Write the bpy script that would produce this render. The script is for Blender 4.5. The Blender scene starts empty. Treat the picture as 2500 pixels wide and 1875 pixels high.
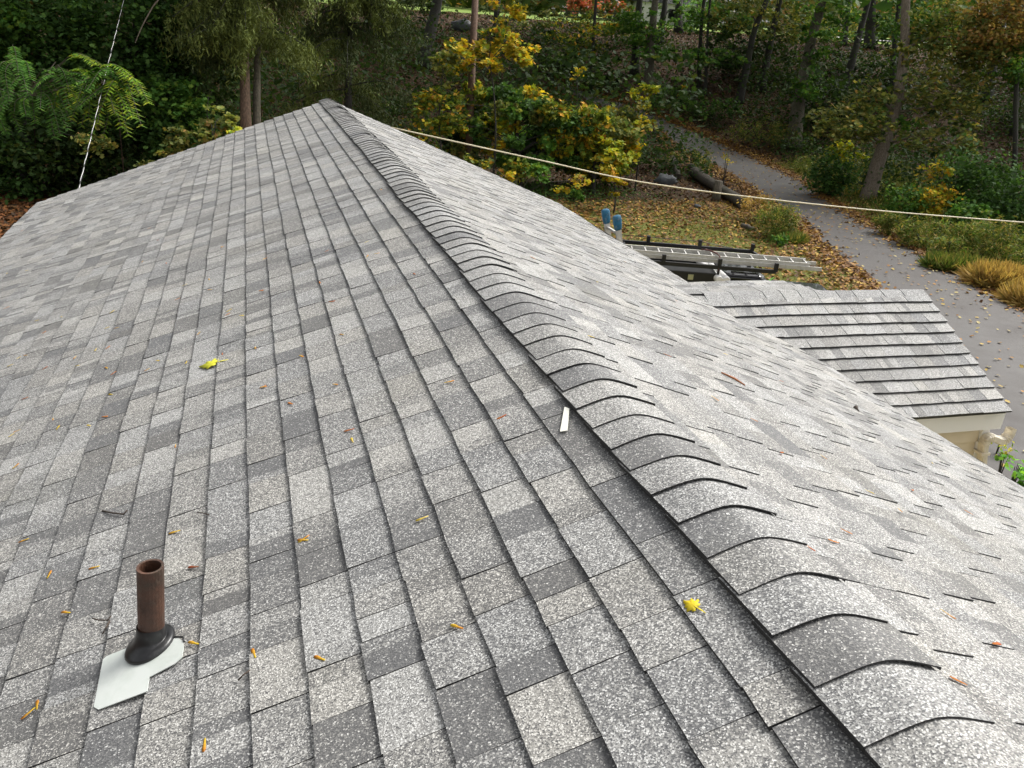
import bpy, math, random
import numpy as np
from mathutils import Vector, Matrix

# ------------------------------------------------------------------ camera, world, sun, exposure
S = bpy.context.scene
COL = S.collection
W, H, FPX = 2500.0, 1875.0, 2029.3
YAW, PITCH, ROLL = 0.3170, 0.3975, 0.0775
CAM = np.array([-1.1111, 0.0, 1.0651])
_F = np.array([math.sin(YAW)*math.cos(PITCH), math.cos(YAW)*math.cos(PITCH), -math.sin(PITCH)])
_R0 = np.array([math.cos(YAW), -math.sin(YAW), 0.0])
_U0 = np.cross(_R0, _F)
_R = math.cos(ROLL)*_R0 + math.sin(ROLL)*_U0
_U = -math.sin(ROLL)*_R0 + math.cos(ROLL)*_U0
cd = bpy.data.cameras.new('camera'); cam = bpy.data.objects.new('camera', cd); COL.objects.link(cam)
cd.sensor_fit = 'HORIZONTAL'; cd.sensor_width = 36.0; cd.lens = 36.0*FPX/W
cd.clip_start = 0.05; cd.clip_end = 1500
cam.matrix_world = Matrix(((_R[0], _U[0], -_F[0], CAM[0]), (_R[1], _U[1], -_F[1], CAM[1]), (_R[2], _U[2], -_F[2], CAM[2]), (0, 0, 0, 1)))
S.camera = cam

SUN_EL, SUN_ROT = math.radians(50), math.radians(74)      # soft light from the right, behind thin cloud
w = bpy.data.worlds.new('World'); S.world = w; w.use_nodes = True
nt = w.node_tree; nt.nodes.clear()
sky = nt.nodes.new('ShaderNodeTexSky'); sky.sky_type = 'NISHITA'; sky.sun_disc = False
sky.sun_elevation = SUN_EL; sky.sun_rotation = SUN_ROT; sky.dust_density = 6.0; sky.air_density = 1.0
hs = nt.nodes.new('ShaderNodeHueSaturation'); hs.inputs['Saturation'].default_value = 0.12
bg = nt.nodes.new('ShaderNodeBackground'); bg.inputs['Strength'].default_value = 0.12
wo = nt.nodes.new('ShaderNodeOutputWorld')
nt.links.new(sky.outputs[0], hs.inputs['Color']); nt.links.new(hs.outputs[0], bg.inputs[0]); nt.links.new(bg.outputs[0], wo.inputs[0])
sl = bpy.data.lights.new('sun', 'SUN'); sl.energy = 1.5; sl.angle = math.radians(22); sl.color = (1.0, 0.965, 0.9)
so = bpy.data.objects.new('sun', sl); COL.objects.link(so)
sd = Vector((math.sin(SUN_ROT)*math.cos(SUN_EL), math.cos(SUN_ROT)*math.cos(SUN_EL), math.sin(SUN_EL)))
so.rotation_euler = (-sd).to_track_quat('-Z', 'Y').to_euler(); so.location = (8, -6, 14)
S.view_settings.view_transform = 'Standard'; S.view_settings.look = 'None'
S.view_settings.gamma = 1.0; S.view_settings.exposure = 1.0
S.view_settings.use_curve_mapping = False
S.cycles.max_bounces = 6; S.cycles.diffuse_bounces = 3; S.cycles.transmission_bounces = 3

RND = random.Random(7)
rng = np.random.default_rng(11)

# ------------------------------------------------------------------ pixel helpers (source pixels of the photograph)
def ray(q):
    return _F*FPX + _R*(q[0]-W/2) - _U*(q[1]-H/2)
def at_depth(q, dep):
    v = ray(q); return CAM + v*(dep/FPX)
def at_y(q, y):
    v = ray(q); return CAM + v*((y-CAM[1])/v[1])
def proj(X):
    d = np.asarray(X, float) - CAM; z = d@_F
    return np.stack([W/2+FPX*(d@_R)/z, H/2-FPX*(d@_U)/z], -1), z

GZ = -5.4
def hgt(x, y):
    x = np.asarray(x, float); y = np.asarray(y, float)
    r = np.hypot(x+1.1, y)
    t = np.clip((r-58)/34.0, 0, 1); t = t*t*(3-2*t)
    far = np.clip((r-92)/120.0, 0, 1)
    und = 0.10*np.sin(x*0.31+1.3)*np.cos(y*0.27) * np.clip((r-30)/20, 0, 1)
    return GZ + 7.9*t + 4.0*far + und
def on_ground(q):
    v = ray(q); v = v/np.linalg.norm(v)
    ts = np.linspace(8, 200, 3000)
    P = CAM + v*ts[:, None]
    below = P[:, 2] < hgt(P[:, 0], P[:, 1])
    i = int(np.argmax(below)) if below.any() else len(ts)-1
    p = P[i].copy(); p[2] = float(hgt(p[0], p[1])); return p

# ------------------------------------------------------------------ object helpers
def link(o, parent=None):
    COL.objects.link(o)
    if parent is not None: o.parent = parent
    return o
def tag(o, label=None, cat=None, group=None, kind=None):
    if label: o['label'] = label
    if cat: o['category'] = cat
    if group: o['group'] = group
    if kind: o['kind'] = kind
    return o
def empty(name, loc=(0, 0, 0)):
    o = bpy.data.objects.new(name, None); o.empty_display_size = 0.3; o.location = [float(c) for c in loc]
    return link(o)

class MB:
    """collects faces; build() makes one mesh object. c = (tone, edge, hue) per face."""
    def __init__(s): s.v = []; s.f = []; s.c = []; s.sm = []
    def add(s, vs, fs, c=(0.5, 0, 0.5), smooth=False):
        n = len(s.v); s.v.extend([tuple(float(a) for a in p) for p in vs])
        for f in fs:
            s.f.append(tuple(i+n for i in f)); s.c.append(c); s.sm.append(smooth)
    def box(s, a, b, c=(0.5, 0, 0.5), M=None):
        x0, y0, z0 = a; x1, y1, z1 = b
        vs = [(x0,y0,z0),(x1,y0,z0),(x1,y1,z0),(x0,y1,z0),(x0,y0,z1),(x1,y0,z1),(x1,y1,z1),(x0,y1,z1)]
        if M is not None: vs = [tuple(M @ Vector(p)) for p in vs]
        s.add(vs, [(0,3,2,1),(4,5,6,7),(0,1,5,4),(1,2,6,5),(2,3,7,6),(3,0,4,7)], c)
    def bar(s, p, q, w, h, c=(0.5, 0, 0.5), up=(0, 0, 1)):
        p = Vector(p); q = Vector(q); d = (q-p).normalized(); u = Vector(up)
        r = d.cross(u)
        if r.length < 1e-4: r = d.cross(Vector((1, 0, 0)))
        r.normalize(); u = r.cross(d)
        vs = []
        for e in (p, q):
            for a, b in ((-1,-1),(1,-1),(1,1),(-1,1)): vs.append(e + r*(a*w/2) + u*(b*h/2))
        s.add(vs, [(0,1,2,3),(7,6,5,4),(0,4,5,1),(1,5,6,2),(2,6,7,3),(3,7,4,0)], c)
    def tube(s, pts, rads, n=8, c=(0.5, 0, 0.5), cap=True, jitter=0.0, squash=None):
        pts = [Vector(p) for p in pts]
        if not hasattr(rads, '__len__'): rads = [rads]*len(pts)
        base = len(s.v); vs = []
        ref = Vector((0.31, 0.93, 0.11))
        for i, p in enumerate(pts):
            d = (pts[min(i+1, len(pts)-1)] - pts[max(i-1, 0)]).normalized()
            a = d.cross(ref)
            if a.length < 0.05: a = d.cross(Vector((1, 0, 0)))
            a.normalize(); b = d.cross(a)
            for k in range(n):
                t = 2*math.pi*k/n; rr = rads[i]*(1+jitter*RND.uniform(-1, 1))
                vs.append(p + a*(math.cos(t)*rr) + b*(math.sin(t)*rr))
        fs = []
        for i in range(len(pts)-1):
            for k in range(n):
                fs.append((i*n+k, i*n+(k+1) % n, (i+1)*n+(k+1) % n, (i+1)*n+k))
        s.add(vs, fs, c, True)
        if cap:
            m = len(s.v)-n
            s.f.append(tuple(base+k for k in range(n))[::-1]); s.c.append(c); s.sm.append(False)
            s.f.append(tuple(m+k for k in range(n))); s.c.append(c); s.sm.append(False)
    def mesh(s, name):
        me = bpy.data.meshes.new(name); me.from_pydata(s.v, [], s.f)
        at = me.attributes.new('tone', 'FLOAT_COLOR', 'FACE')
        arr = np.ones((len(s.f), 4), 'f'); arr[:, :3] = np.array(s.c, 'f').reshape(-1, 3)
        at.data.foreach_set('color', arr.ravel())
        me.polygons.foreach_set('use_smooth', s.sm)
        return me
    def build(s, name, mat, parent=None):
        me = s.mesh(name); me.materials.append(mat); me.update()
        return link(bpy.data.objects.new(name, me), parent)

def np_mesh(name, V, F, col, mat, parent=None, smooth=False):
    """V (n,3), F (m,k) same-size polygons, col (n,3)"""
    me = bpy.data.meshes.new(name); V = np.ascontiguousarray(V, 'f'); F = np.ascontiguousarray(F, 'i')
    me.vertices.add(len(V)); me.vertices.foreach_set('co', V.ravel())
    k = F.shape[1]; me.loops.add(F.size); me.loops.foreach_set('vertex_index', F.ravel())
    me.polygons.add(len(F)); me.polygons.foreach_set('loop_start', np.arange(0, F.size, k, dtype='i'))
    me.polygons.foreach_set('loop_total', np.full(len(F), k, 'i'))
    at = me.attributes.new('col', 'FLOAT_COLOR', 'POINT')
    a = np.ones((len(V), 4), 'f'); a[:, :3] = col; at.data.foreach_set('color', a.ravel())
    me.update(calc_edges=True); me.validate()
    me.materials.append(mat)
    return link(bpy.data.objects.new(name, me), parent)

# ------------------------------------------------------------------ materials
def new_mat(name):
    m = bpy.data.materials.new(name); m.use_nodes = True; t = m.node_tree; t.nodes.clear()
    out = t.nodes.new('ShaderNodeOutputMaterial'); b = t.nodes.new('ShaderNodeBsdfPrincipled')
    t.links.new(b.outputs[0], out.inputs[0]); return m, t, b, out
def ramp(t, stops, interp='LINEAR'):
    r = t.nodes.new('ShaderNodeValToRGB'); r.color_ramp.interpolation = interp
    e = r.color_ramp.elements
    while len(e) < len(stops): e.new(0.5)
    for i, (p, c) in enumerate(stops): e[i].position = p; e[i].color = (*c, 1) if len(c) == 3 else c
    return r
def mth(t, op, a, b=None, c=None, clamp=False):
    n = t.nodes.new('ShaderNodeMath'); n.operation = op; n.use_clamp = clamp
    for i, v in enumerate((a, b, c)):
        if v is None: continue
        if isinstance(v, (int, float)): n.inputs[i].default_value = v
        else: t.links.new(v, n.inputs[i])
    return n.outputs[0]
def mixc(t, fac, a, b, blend='MIX'):
    n = t.nodes.new('ShaderNodeMix'); n.data_type = 'RGBA'; n.blend_type = blend
    if isinstance(fac, (int, float)): n.inputs[0].default_value = fac
    else: t.links.new(fac, n.inputs[0])
    for i, v in ((6, a), (7, b)):
        if isinstance(v, tuple): n.inputs[i].default_value = (*v, 1)
        else: t.links.new(v, n.inputs[i])
    return n.outputs[2]
def noise(t, scale, vec, detail=3, rough=0.5):
    n = t.nodes.new('ShaderNodeTexNoise'); n.inputs['Scale'].default_value = scale
    n.inputs['Detail'].default_value = detail; n.inputs['Roughness'].default_value = rough
    if vec is not None: t.links.new(vec, n.inputs['Vector'])
    return n
def wpos(t): return t.nodes.new('ShaderNodeNewGeometry').outputs['Position']
def opos(t): return t.nodes.new('ShaderNodeTexCoord').outputs['Object']

def plain(name, col, rough=0.6, metal=0.0, spec=0.5, var=0.25, scale=6.0, bump=0.0, coat=0.0, dirt=None):
    m, t, b, _ = new_mat(name); p = opos(t)
    n = noise(t, scale, p, 5, 0.6)
    r = ramp(t, [(0.25, tuple(c*(1-var) for c in col)), (0.75, tuple(min(1, c*(1+var)) for c in col))])
    t.links.new(n.outputs[0], r.inputs[0]); c = r.outputs[0]
    if dirt is not None:
        n2 = noise(t, scale*0.6, p, 6, 0.7); f = ramp(t, [(0.5, (0, 0, 0)), (0.72, (1, 1, 1))]); t.links.new(n2.outputs[0], f.inputs[0])
        c = mixc(t, f.outputs[0], c, dirt)
    t.links.new(c, b.inputs['Base Color']); b.inputs['Roughness'].default_value = rough
    b.inputs['Metallic'].default_value = metal; b.inputs['Specular IOR Level'].default_value = spec
    b.inputs['Coat Weight'].default_value = coat
    if bump:
        bn = t.nodes.new('ShaderNodeBump'); bn.inputs['Strength'].default_value = bump; bn.inputs['Distance'].default_value = 0.01
        n3 = noise(t, scale*5, p, 4, 0.6); t.links.new(n3.outputs[0], bn.inputs['Height']); t.links.new(bn.outputs[0], b.inputs['Normal'])
    return m

def shingle_mat():
    m, t, b, _ = new_mat('mineral_shingle'); p = wpos(t)
    at = t.nodes.new('ShaderNodeAttribute'); at.attribute_name = 'tone'
    sp = t.nodes.new('ShaderNodeSeparateColor'); t.links.new(at.outputs['Color'], sp.inputs[0])
    tone, edge, hue = sp.outputs
    vo = t.nodes.new('ShaderNodeTexVoronoi'); vo.inputs['Scale'].default_value = 300; t.links.new(p, vo.inputs['Vector'])
    vs = t.nodes.new('ShaderNodeSeparateColor'); t.links.new(vo.outputs['Color'], vs.inputs[0])
    big = noise(t, 3.2, p, 5, 0.62); mid = noise(t, 38, p, 3, 0.6)
    # share of light granules follows the tone, roughened by noise
    tn = mth(t, 'ADD', tone, mth(t, 'MULTIPLY', mth(t, 'SUBTRACT', mid.outputs[0], 0.5), 0.34))
    tn = mth(t, 'ADD', tn, mth(t, 'MULTIPLY', mth(t, 'SUBTRACT', big.outputs[0], 0.5), 0.30))
    d = mth(t, 'SUBTRACT', mth(t, 'ADD', mth(t, 'MULTIPLY', tn, 0.86), 0.03), vs.outputs[0])
    lit = mth(t, 'MULTIPLY_ADD', d, 7.0, 0.5, clamp=True)
    dark = ramp(t, [(0.0, (0.072, 0.073, 0.075)), (0.6, (0.108, 0.108, 0.109)), (1.0, (0.16, 0.16, 0.157))]); t.links.new(vs.outputs[1], dark.inputs[0])
    lite = ramp(t, [(0.0, (0.19, 0.189, 0.181)), (0.6, (0.30, 0.297, 0.283)), (1.0, (0.62, 0.62, 0.60))]); t.links.new(vs.outputs[2], lite.inputs[0])
    c = mixc(t, lit, dark.outputs[0], lite.outputs[0])
    warm = mixc(t, hue, (0.975, 0.985, 1.01), (1.03, 1.0, 0.955))
    c = mixc(t, 1.0, c, warm, 'MULTIPLY')
    # faint lichen / dirt
    li = noise(t, 1.3, p, 6, 0.7); lr = ramp(t, [(0.52, (0, 0, 0)), (0.75, (1, 1, 1))]); t.links.new(li.outputs[0], lr.inputs[0])
    c = mixc(t, mth(t, 'MULTIPLY', lr.outputs[0], 0.16), c, (0.17, 0.165, 0.11))
    c = mixc(t, edge, c, (0.022, 0.022, 0.022))
    t.links.new(c, b.inputs['Base Color']); b.inputs['Roughness'].default_value = 0.72; b.inputs['Specular IOR Level'].default_value = 0.45
    bn = t.nodes.new('ShaderNodeBump'); bn.inputs['Strength'].default_value = 0.55; bn.inputs['Distance'].default_value = 0.0016
    t.links.new(vo.outputs['Distance'], bn.inputs['Height']); t.links.new(bn.outputs[0], b.inputs['Normal'])
    return m

def leaf_mat(name, trans=0.38, rough=0.65):
    m, t, b, out = new_mat(name)
    at = t.nodes.new('ShaderNodeAttribute'); at.attribute_name = 'col'
    t.links.new(at.outputs['Color'], b.inputs['Base Color']); b.inputs['Roughness'].default_value = rough
    b.inputs['Specular IOR Level'].default_value = 0.18
    tr = t.nodes.new('ShaderNodeBsdfTranslucent'); br = t.nodes.new('ShaderNodeMix'); br.data_type = 'RGBA'; br.blend_type = 'MULTIPLY'
    br.inputs[0].default_value = 1; br.inputs[7].default_value = (1.0, 1.0, 0.55, 1); t.links.new(at.outputs['Color'], br.inputs[6])
    t.links.new(br.outputs[2], tr.inputs['Color'])
    ms = t.nodes.new('ShaderNodeMixShader'); ms.inputs[0].default_value = trans
    t.links.new(b.outputs[0], ms.inputs[1]); t.links.new(tr.outputs[0], ms.inputs[2]); t.links.new(ms.outputs[0], out.inputs[0])
    return m

def bark_mat(name, c0, c1, moss=0.0):
    m, t, b, _ = new_mat(name); p = opos(t)
    mp = t.nodes.new('ShaderNodeMapping'); mp.inputs['Scale'].default_value = (1, 1, 0.16); t.links.new(p, mp.inputs[0])
    n = noise(t, 22, mp.outputs[0], 6, 0.65); r = ramp(t, [(0.32, c0), (0.68, c1)]); t.links.new(n.outputs[0], r.inputs[0])
    n2 = noise(t, 1.7, p, 4, 0.6); r2 = ramp(t, [(0.45, (0, 0, 0)), (0.7, (1, 1, 1))]); t.links.new(n2.outputs[0], r2.inputs[0])
    c = mixc(t, mth(t, 'MULTIPLY', r2.outputs[0], moss), r.outputs[0], (0.05, 0.065, 0.02))
    t.links.new(c, b.inputs['Base Color']); b.inputs['Roughness'].default_value = 0.9
    bn = t.nodes.new('ShaderNodeBump'); bn.inputs['Strength'].default_value = 0.8; bn.inputs['Distance'].default_value = 0.03
    t.links.new(n.outputs[0], bn.inputs['Height']); t.links.new(bn.outputs[0], b.inputs['Normal'])
    return m

M = {}
M['shingle'] = shingle_mat()
M['leaf'] = leaf_mat('leaf'); M['needle'] = leaf_mat('needle', 0.15, 0.7); M['dryleaf'] = leaf_mat('dry_leaf', 0.12, 0.6)
M['bark'] = bark_mat('bark_grey', (0.045, 0.038, 0.03), (0.16, 0.135, 0.10), 0.5)
M['bark_pale'] = bark_mat('bark_pale', (0.08, 0.065, 0.05), (0.27, 0.22, 0.165), 0.15)
M['bark_dark'] = bark_mat('bark_dark', (0.012, 0.011, 0.010), (0.042, 0.037, 0.031), 0.3)
M['bark_red'] = bark_mat('bark_red', (0.045, 0.028, 0.018), (0.17, 0.105, 0.068), 0.2)
M['polewood'] = bark_mat('pole_wood', (0.06, 0.035, 0.022), (0.15, 0.09, 0.06))
M['oldwood'] = bark_mat('weathered_wood', (0.03, 0.026, 0.022), (0.10, 0.08, 0.06), 0.35)
M['white'] = plain('white_trim', (0.78, 0.77, 0.74), 0.45, var=0.04, scale=2)
M['cream'] = plain('cream_siding', (0.62, 0.53, 0.38), 0.5, var=0.05, scale=3, bump=0.05)
M['downspout'] = plain('cream_aluminium', (0.68, 0.62, 0.50), 0.4, var=0.08, scale=9, dirt=(0.45, 0.38, 0.27))
M['black'] = plain('black_steel', (0.009, 0.009, 0.010), 0.5, var=0.3, scale=20)
M['blackpaint'] = plain('black_paint', (0.010, 0.010, 0.012), 0.16, var=0.2, scale=3, coat=0.6)
M['glass'] = plain('dark_glass', (0.012, 0.014, 0.016), 0.06, var=0.2)
M['tyre'] = plain('tyre_rubber', (0.02, 0.02, 0.02), 0.85, var=0.2)
M['chrome'] = plain('bare_metal', (0.55, 0.55, 0.55), 0.3, metal=1.0, var=0.1)
M['alu'] = plain('dull_aluminium', (0.56, 0.55, 0.52), 0.48, metal=0.35, var=0.12, scale=14, dirt=(0.42, 0.40, 0.36))
M['pvc'] = plain('white_pvc', (0.80, 0.79, 0.77), 0.35, var=0.03)
M['mitt'] = plain('blue_rubber', (0.012, 0.11, 0.20), 0.7, var=0.35, scale=25, dirt=(0.16, 0.22, 0.25))
M['green'] = plain('green_decal', (0.22, 0.62, 0.10), 0.5, var=0.05)
M['rope'] = plain('maroon_strap', (0.10, 0.035, 0.03), 0.8, var=0.3, scale=40)
M['cable'] = plain('cream_cable', (0.62, 0.55, 0.38), 0.5, var=0.1)
M['cable_black'] = plain('black_cable', (0.015, 0.015, 0.015), 0.5)
M['cable_bare'] = plain('bare_cable', (0.62, 0.62, 0.60), 0.4, var=0.1)
M['rust'] = plain('rusted_iron', (0.075, 0.034, 0.020), 0.5, var=0.65, scale=18, bump=0.4, dirt=(0.055, 0.048, 0.034))
M['rubber'] = plain('black_boot', (0.014, 0.014, 0.015), 0.33, var=0.3, scale=30, dirt=(0.05, 0.05, 0.05))
M['flash'] = plain('white_flashing', (0.56, 0.59, 0.56), 0.4, var=0.03, scale=10, dirt=(0.46, 0.50, 0.46))
M['paper'] = plain('white_strip', (0.72, 0.72, 0.64), 0.6, var=0.06, scale=40)
M['twig'] = plain('twig', (0.05, 0.035, 0.025), 0.8, var=0.3, scale=40)
M['stone'] = plain('grey_stone', (0.07, 0.075, 0.08), 0.6, var=0.35, scale=8, bump=0.6)
M['soil'] = plain('deck_felt', (0.03, 0.03, 0.03), 0.9)
M['farwhite'] = plain('far_white_siding', (0.75, 0.74, 0.70), 0.6, var=0.04)

def ground_mat():
    m, t, b, _ = new_mat('ground'); p = wpos(t)
    at = t.nodes.new('ShaderNodeAttribute'); at.attribute_name = 'col'
    sp = t.nodes.new('ShaderNodeSeparateColor'); t.links.new(at.outputs['Color'], sp.inputs[0])
    n1 = noise(t, 7, p, 8, 0.7); n2 = noise(t, 0.8, p, 5, 0.6); n3 = noise(t, 16, p, 5, 0.7)
    wood = ramp(t, [(0.25, (0.020, 0.013, 0.008)), (0.5, (0.055, 0.033, 0.018)), (0.75, (0.13, 0.075, 0.035))]); t.links.new(n1.outputs[0], wood.inputs[0])
    lawn = ramp(t, [(0.25, (0.05, 0.075, 0.016)), (0.5, (0.13, 0.13, 0.032)), (0.75, (0.25, 0.18, 0.06))]); t.links.new(n3.outputs[0], lawn.inputs[0])
    la2 = mixc(t, mth(t, 'MULTIPLY', n2.outputs[0], 0.6), lawn.outputs[0], (0.10, 0.12, 0.022))
    c = mixc(t, sp.outputs[0], wood.outputs[0], la2)
    c = mixc(t, sp.outputs[1], c, (0.17, 0.24, 0.05))
    t.links.new(c, b.inputs['Base Color']); b.inputs['Roughness'].default_value = 0.95; b.inputs['Specular IOR Level'].default_value = 0.2
    bn = t.nodes.new('ShaderNodeBump'); bn.inputs['Strength'].default_value = 0.9; bn.inputs['Distance'].default_value = 0.06
    t.links.new(n1.outputs[0], bn.inputs['Height']); t.links.new(bn.outputs[0], b.inputs['Normal'])
    return m
def asphalt_mat():
    m, t, b, _ = new_mat('asphalt'); p = wpos(t)
    n1 = noise(t, 60, p, 4, 0.7); n2 = noise(t, 0.45, p, 6, 0.65); n3 = noise(t, 2.5, p, 5, 0.7)
    r = ramp(t, [(0.3, (0.056, 0.050, 0.047)), (0.7, (0.092, 0.083, 0.078))]); t.links.new(n2.outputs[0], r.inputs[0])
    c = mixc(t, mth(t, 'MULTIPLY', n1.outputs[0], 0.5), r.outputs[0], (0.05, 0.047, 0.046))
    s = ramp(t, [(0.60, (0, 0, 0)), (0.70, (1, 1, 1))]); t.links.new(n3.outputs[0], s.inputs[0])
    c = mixc(t, mth(t, 'MULTIPLY', s.outputs[0], 0.45), c, (0.055, 0.045, 0.04))
    t.links.new(c, b.inputs['Base Color'])
    rr = ramp(t, [(0.35, (0.55,)*3), (0.65, (0.85,)*3)]); t.links.new(n2.outputs[0], rr.inputs[0]); t.links.new(rr.outputs[0], b.inputs['Roughness'])
    bn = t.nodes.new('ShaderNodeBump'); bn.inputs['Strength'].default_value = 0.4; bn.inputs['Distance'].default_value = 0.008
    t.links.new(n1.outputs[0], bn.inputs['Height']); t.links.new(bn.outputs[0], b.inputs['Normal'])
    return m
M['ground'] = ground_mat(); M['asphalt'] = asphalt_mat()

# ------------------------------------------------------------------ terrain and driveway
ROAD_L = [on_ground(q) for q in [(1340, 205), (1395, 238), (1480, 268), (1560, 292), (1612, 313), (1722, 399), (1811, 448), (1893, 505), (1966, 549), (2007, 602), (2088, 659), (2139, 704)]]
ROAD_R = [on_ground(q) for q in [(1350, 190), (1420, 222), (1510, 250), (1590, 272), (1653, 307), (1771, 354), (1864, 395), (1938, 431), (2007, 480), (2109, 545), (2190, 590), (2292, 647), (2426, 712), (2479, 748)]]
ROAD_L += [np.array(a) for a in [(13.2, 14.0, GZ), (10.2, 10.0, GZ), (9.2, 5, GZ), (9.0, -6, GZ), (9.0, -30, GZ)]]
ROAD_R += [np.array(a) for a in [(20.6, 14.0, GZ), (19.4, 8, GZ), (18.6, 0, GZ), (18.2, -12, GZ), (18, -30, GZ)]]
def resample(P, n):
    P = np.array(P); d = np.r_[0, np.cumsum(np.linalg.norm(np.diff(P[:, :2], axis=0), axis=1))]
    s = np.linspace(0, d[-1], n)
    return np.stack([np.interp(s, d, P[:, i]) for i in range(2)], -1)
def smooth(P, k=3):
    for _ in range(k):
        P[1:-1] = 0.25*P[:-2]+0.5*P[1:-1]+0.25*P[2:]
    return P
RL, RR = smooth(resample(ROAD_L, 90)), smooth(resample(ROAD_R, 90))
RL += 0.05*rng.standard_normal(RL.shape); RR += 0.05*rng.standard_normal(RR.shape)
RC = (RL+RR)/2; RH = np.linalg.norm(RR-RL, axis=1)/2
def road_dist(x, y):
    """signed distance outside the road edge (negative on the road)"""
    x = np.atleast_1d(x); y = np.atleast_1d(y); out = np.full(len(x), 1e9)
    for i in range(len(RC)):
        out = np.minimum(out, np.hypot(x-RC[i, 0], y-RC[i, 1])-RH[i])
    return out
def lawn_w(x, y):
    """1 on the open lawn beside the house, 0 in the woods"""
    x = np.atleast_1d(np.asarray(x, float)); y = np.atleast_1d(np.asarray(y, float))
    c = np.interp(y, RC[::-1, 1][np.argsort(RC[::-1, 1])], RC[::-1, 0][np.argsort(RC[::-1, 1])])
    a = np.clip((c+2.5-x)/1.5, 0, 1)*np.clip((34.5+0.10*(x-12)-y)/2.0, 0, 1)*np.clip((x-1)/2.5, 0, 1)
    return a

gx = np.concatenate([np.arange(-300, -40, 10), np.arange(-40, 75, 0.9), np.arange(75, 301, 10)])
gy = np.concatenate([np.arange(-120, -20, 10), np.arange(-20, 110, 0.9), np.arange(110, 401, 10)])
X, Y = np.meshgrid(gx, gy); Z = hgt(X, Y)
Z = Z - 0.03*(road_dist(X.ravel(), Y.ravel()).reshape(X.shape) < 0.4)
nx, ny = len(gx), len(gy); idx = np.arange(nx*ny).reshape(ny, nx)
Fq = np.stack([idx[:-1, :-1], idx[:-1, 1:], idx[1:, 1:], idx[1:, :-1]], -1).reshape(-1, 4)
rr_ = np.hypot(X+1.1, Y).ravel()
cl = np.zeros((nx*ny, 3)); cl[:, 0] = lawn_w(X.ravel(), Y.ravel()); cl[:, 1] = np.clip((rr_-90)/5, 0, 1)
g = np_mesh('ground', np.stack([X.ravel(), Y.ravel(), Z.ravel()], -1), Fq, cl, M['ground']); tag(g, kind='structure', label='leaf strewn lawn and woodland floor rising to a far bank')
V = []; 
for i in range(90):
    for k in np.linspace(0, 1, 9):
        a = RL[i]*(1-k)+RR[i]*k; V.append((a[0], a[1], float(hgt(a[0], a[1]))+0.035+0.03*(1-(2*k-1)**2)))
idx = np.arange(90*9).reshape(90, 9)
Fq = np.stack([idx[:-1, :-1], idx[1:, :-1], idx[1:, 1:], idx[:-1, 1:]], -1).reshape(-1, 4)[:, ::-1]
r_ = np_mesh('driveway', np.array(V), Fq, np.full((810, 3), 0.5), M['asphalt']); tag(r_, kind='structure', label='grey asphalt driveway winding from the house into the woods')

# ------------------------------------------------------------------ house: roof frames
PR = 0.3766; CP, SP, TP = math.cos(PR), math.sin(PR), math.tan(PR)
EXPO, C0, CAPW = 0.143, 0.2563, 0.155
Y0, Y1 = -2.6, 12.9
WL, WR = 4.2718, 4.0683
def wav(a, s):
    return 0.006*math.sin(a*1.9+s*0.8)+0.005*math.sin(a*0.83+2.0+s*1.7)+0.0025*math.sin(a*5.1+s*4.3)
class Frame:
    def __init__(s, o, along, down):
        s.o = np.array(o, float); s.a = np.array(along, float); s.d = np.array(down, float)
        n = np.cross(s.a, s.d); s.n = n if n[2] > 0 else -n
    def p(s, dn, al, h):
        return s.o + s.a*al + s.d*dn + s.n*(h+wav(al, dn))
FL = Frame((0, 0, 0), (0, 1, 0), (-CP, 0, -SP)); FR = Frame((0, 0, 0), (0, 1, 0), (CP, 0, -SP))
WQ = 0.4815; WRX, WRY, WRZ = 5.591, 6.843, -1.103
FW = Frame((0, WRY, WRZ), (1, 0, 0), (0, -math.cos(WQ), -math.sin(WQ)))
FWB = Frame((0, WRY, WRZ), (1, 0, 0), (0, math.cos(WQ), -math.sin(WQ)))
BQ = math.atan(0.087/0.592)
FB = Frame((0, WRY, WRZ), (1, 0, 0), (0, math.cos(BQ), -math.sin(BQ)))
def on_left(q, h=0.0):
    v = ray(q); t = (h-CAM@FL.n)/(v@FL.n); X = CAM+v*t; return X@FL.d, X[1]
def on_right(q, h=0.0):
    v = ray(q); t = (h-CAM@FR.n)/(v@FR.n); X = CAM+v*t; return X@FR.d, X[1]

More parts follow.
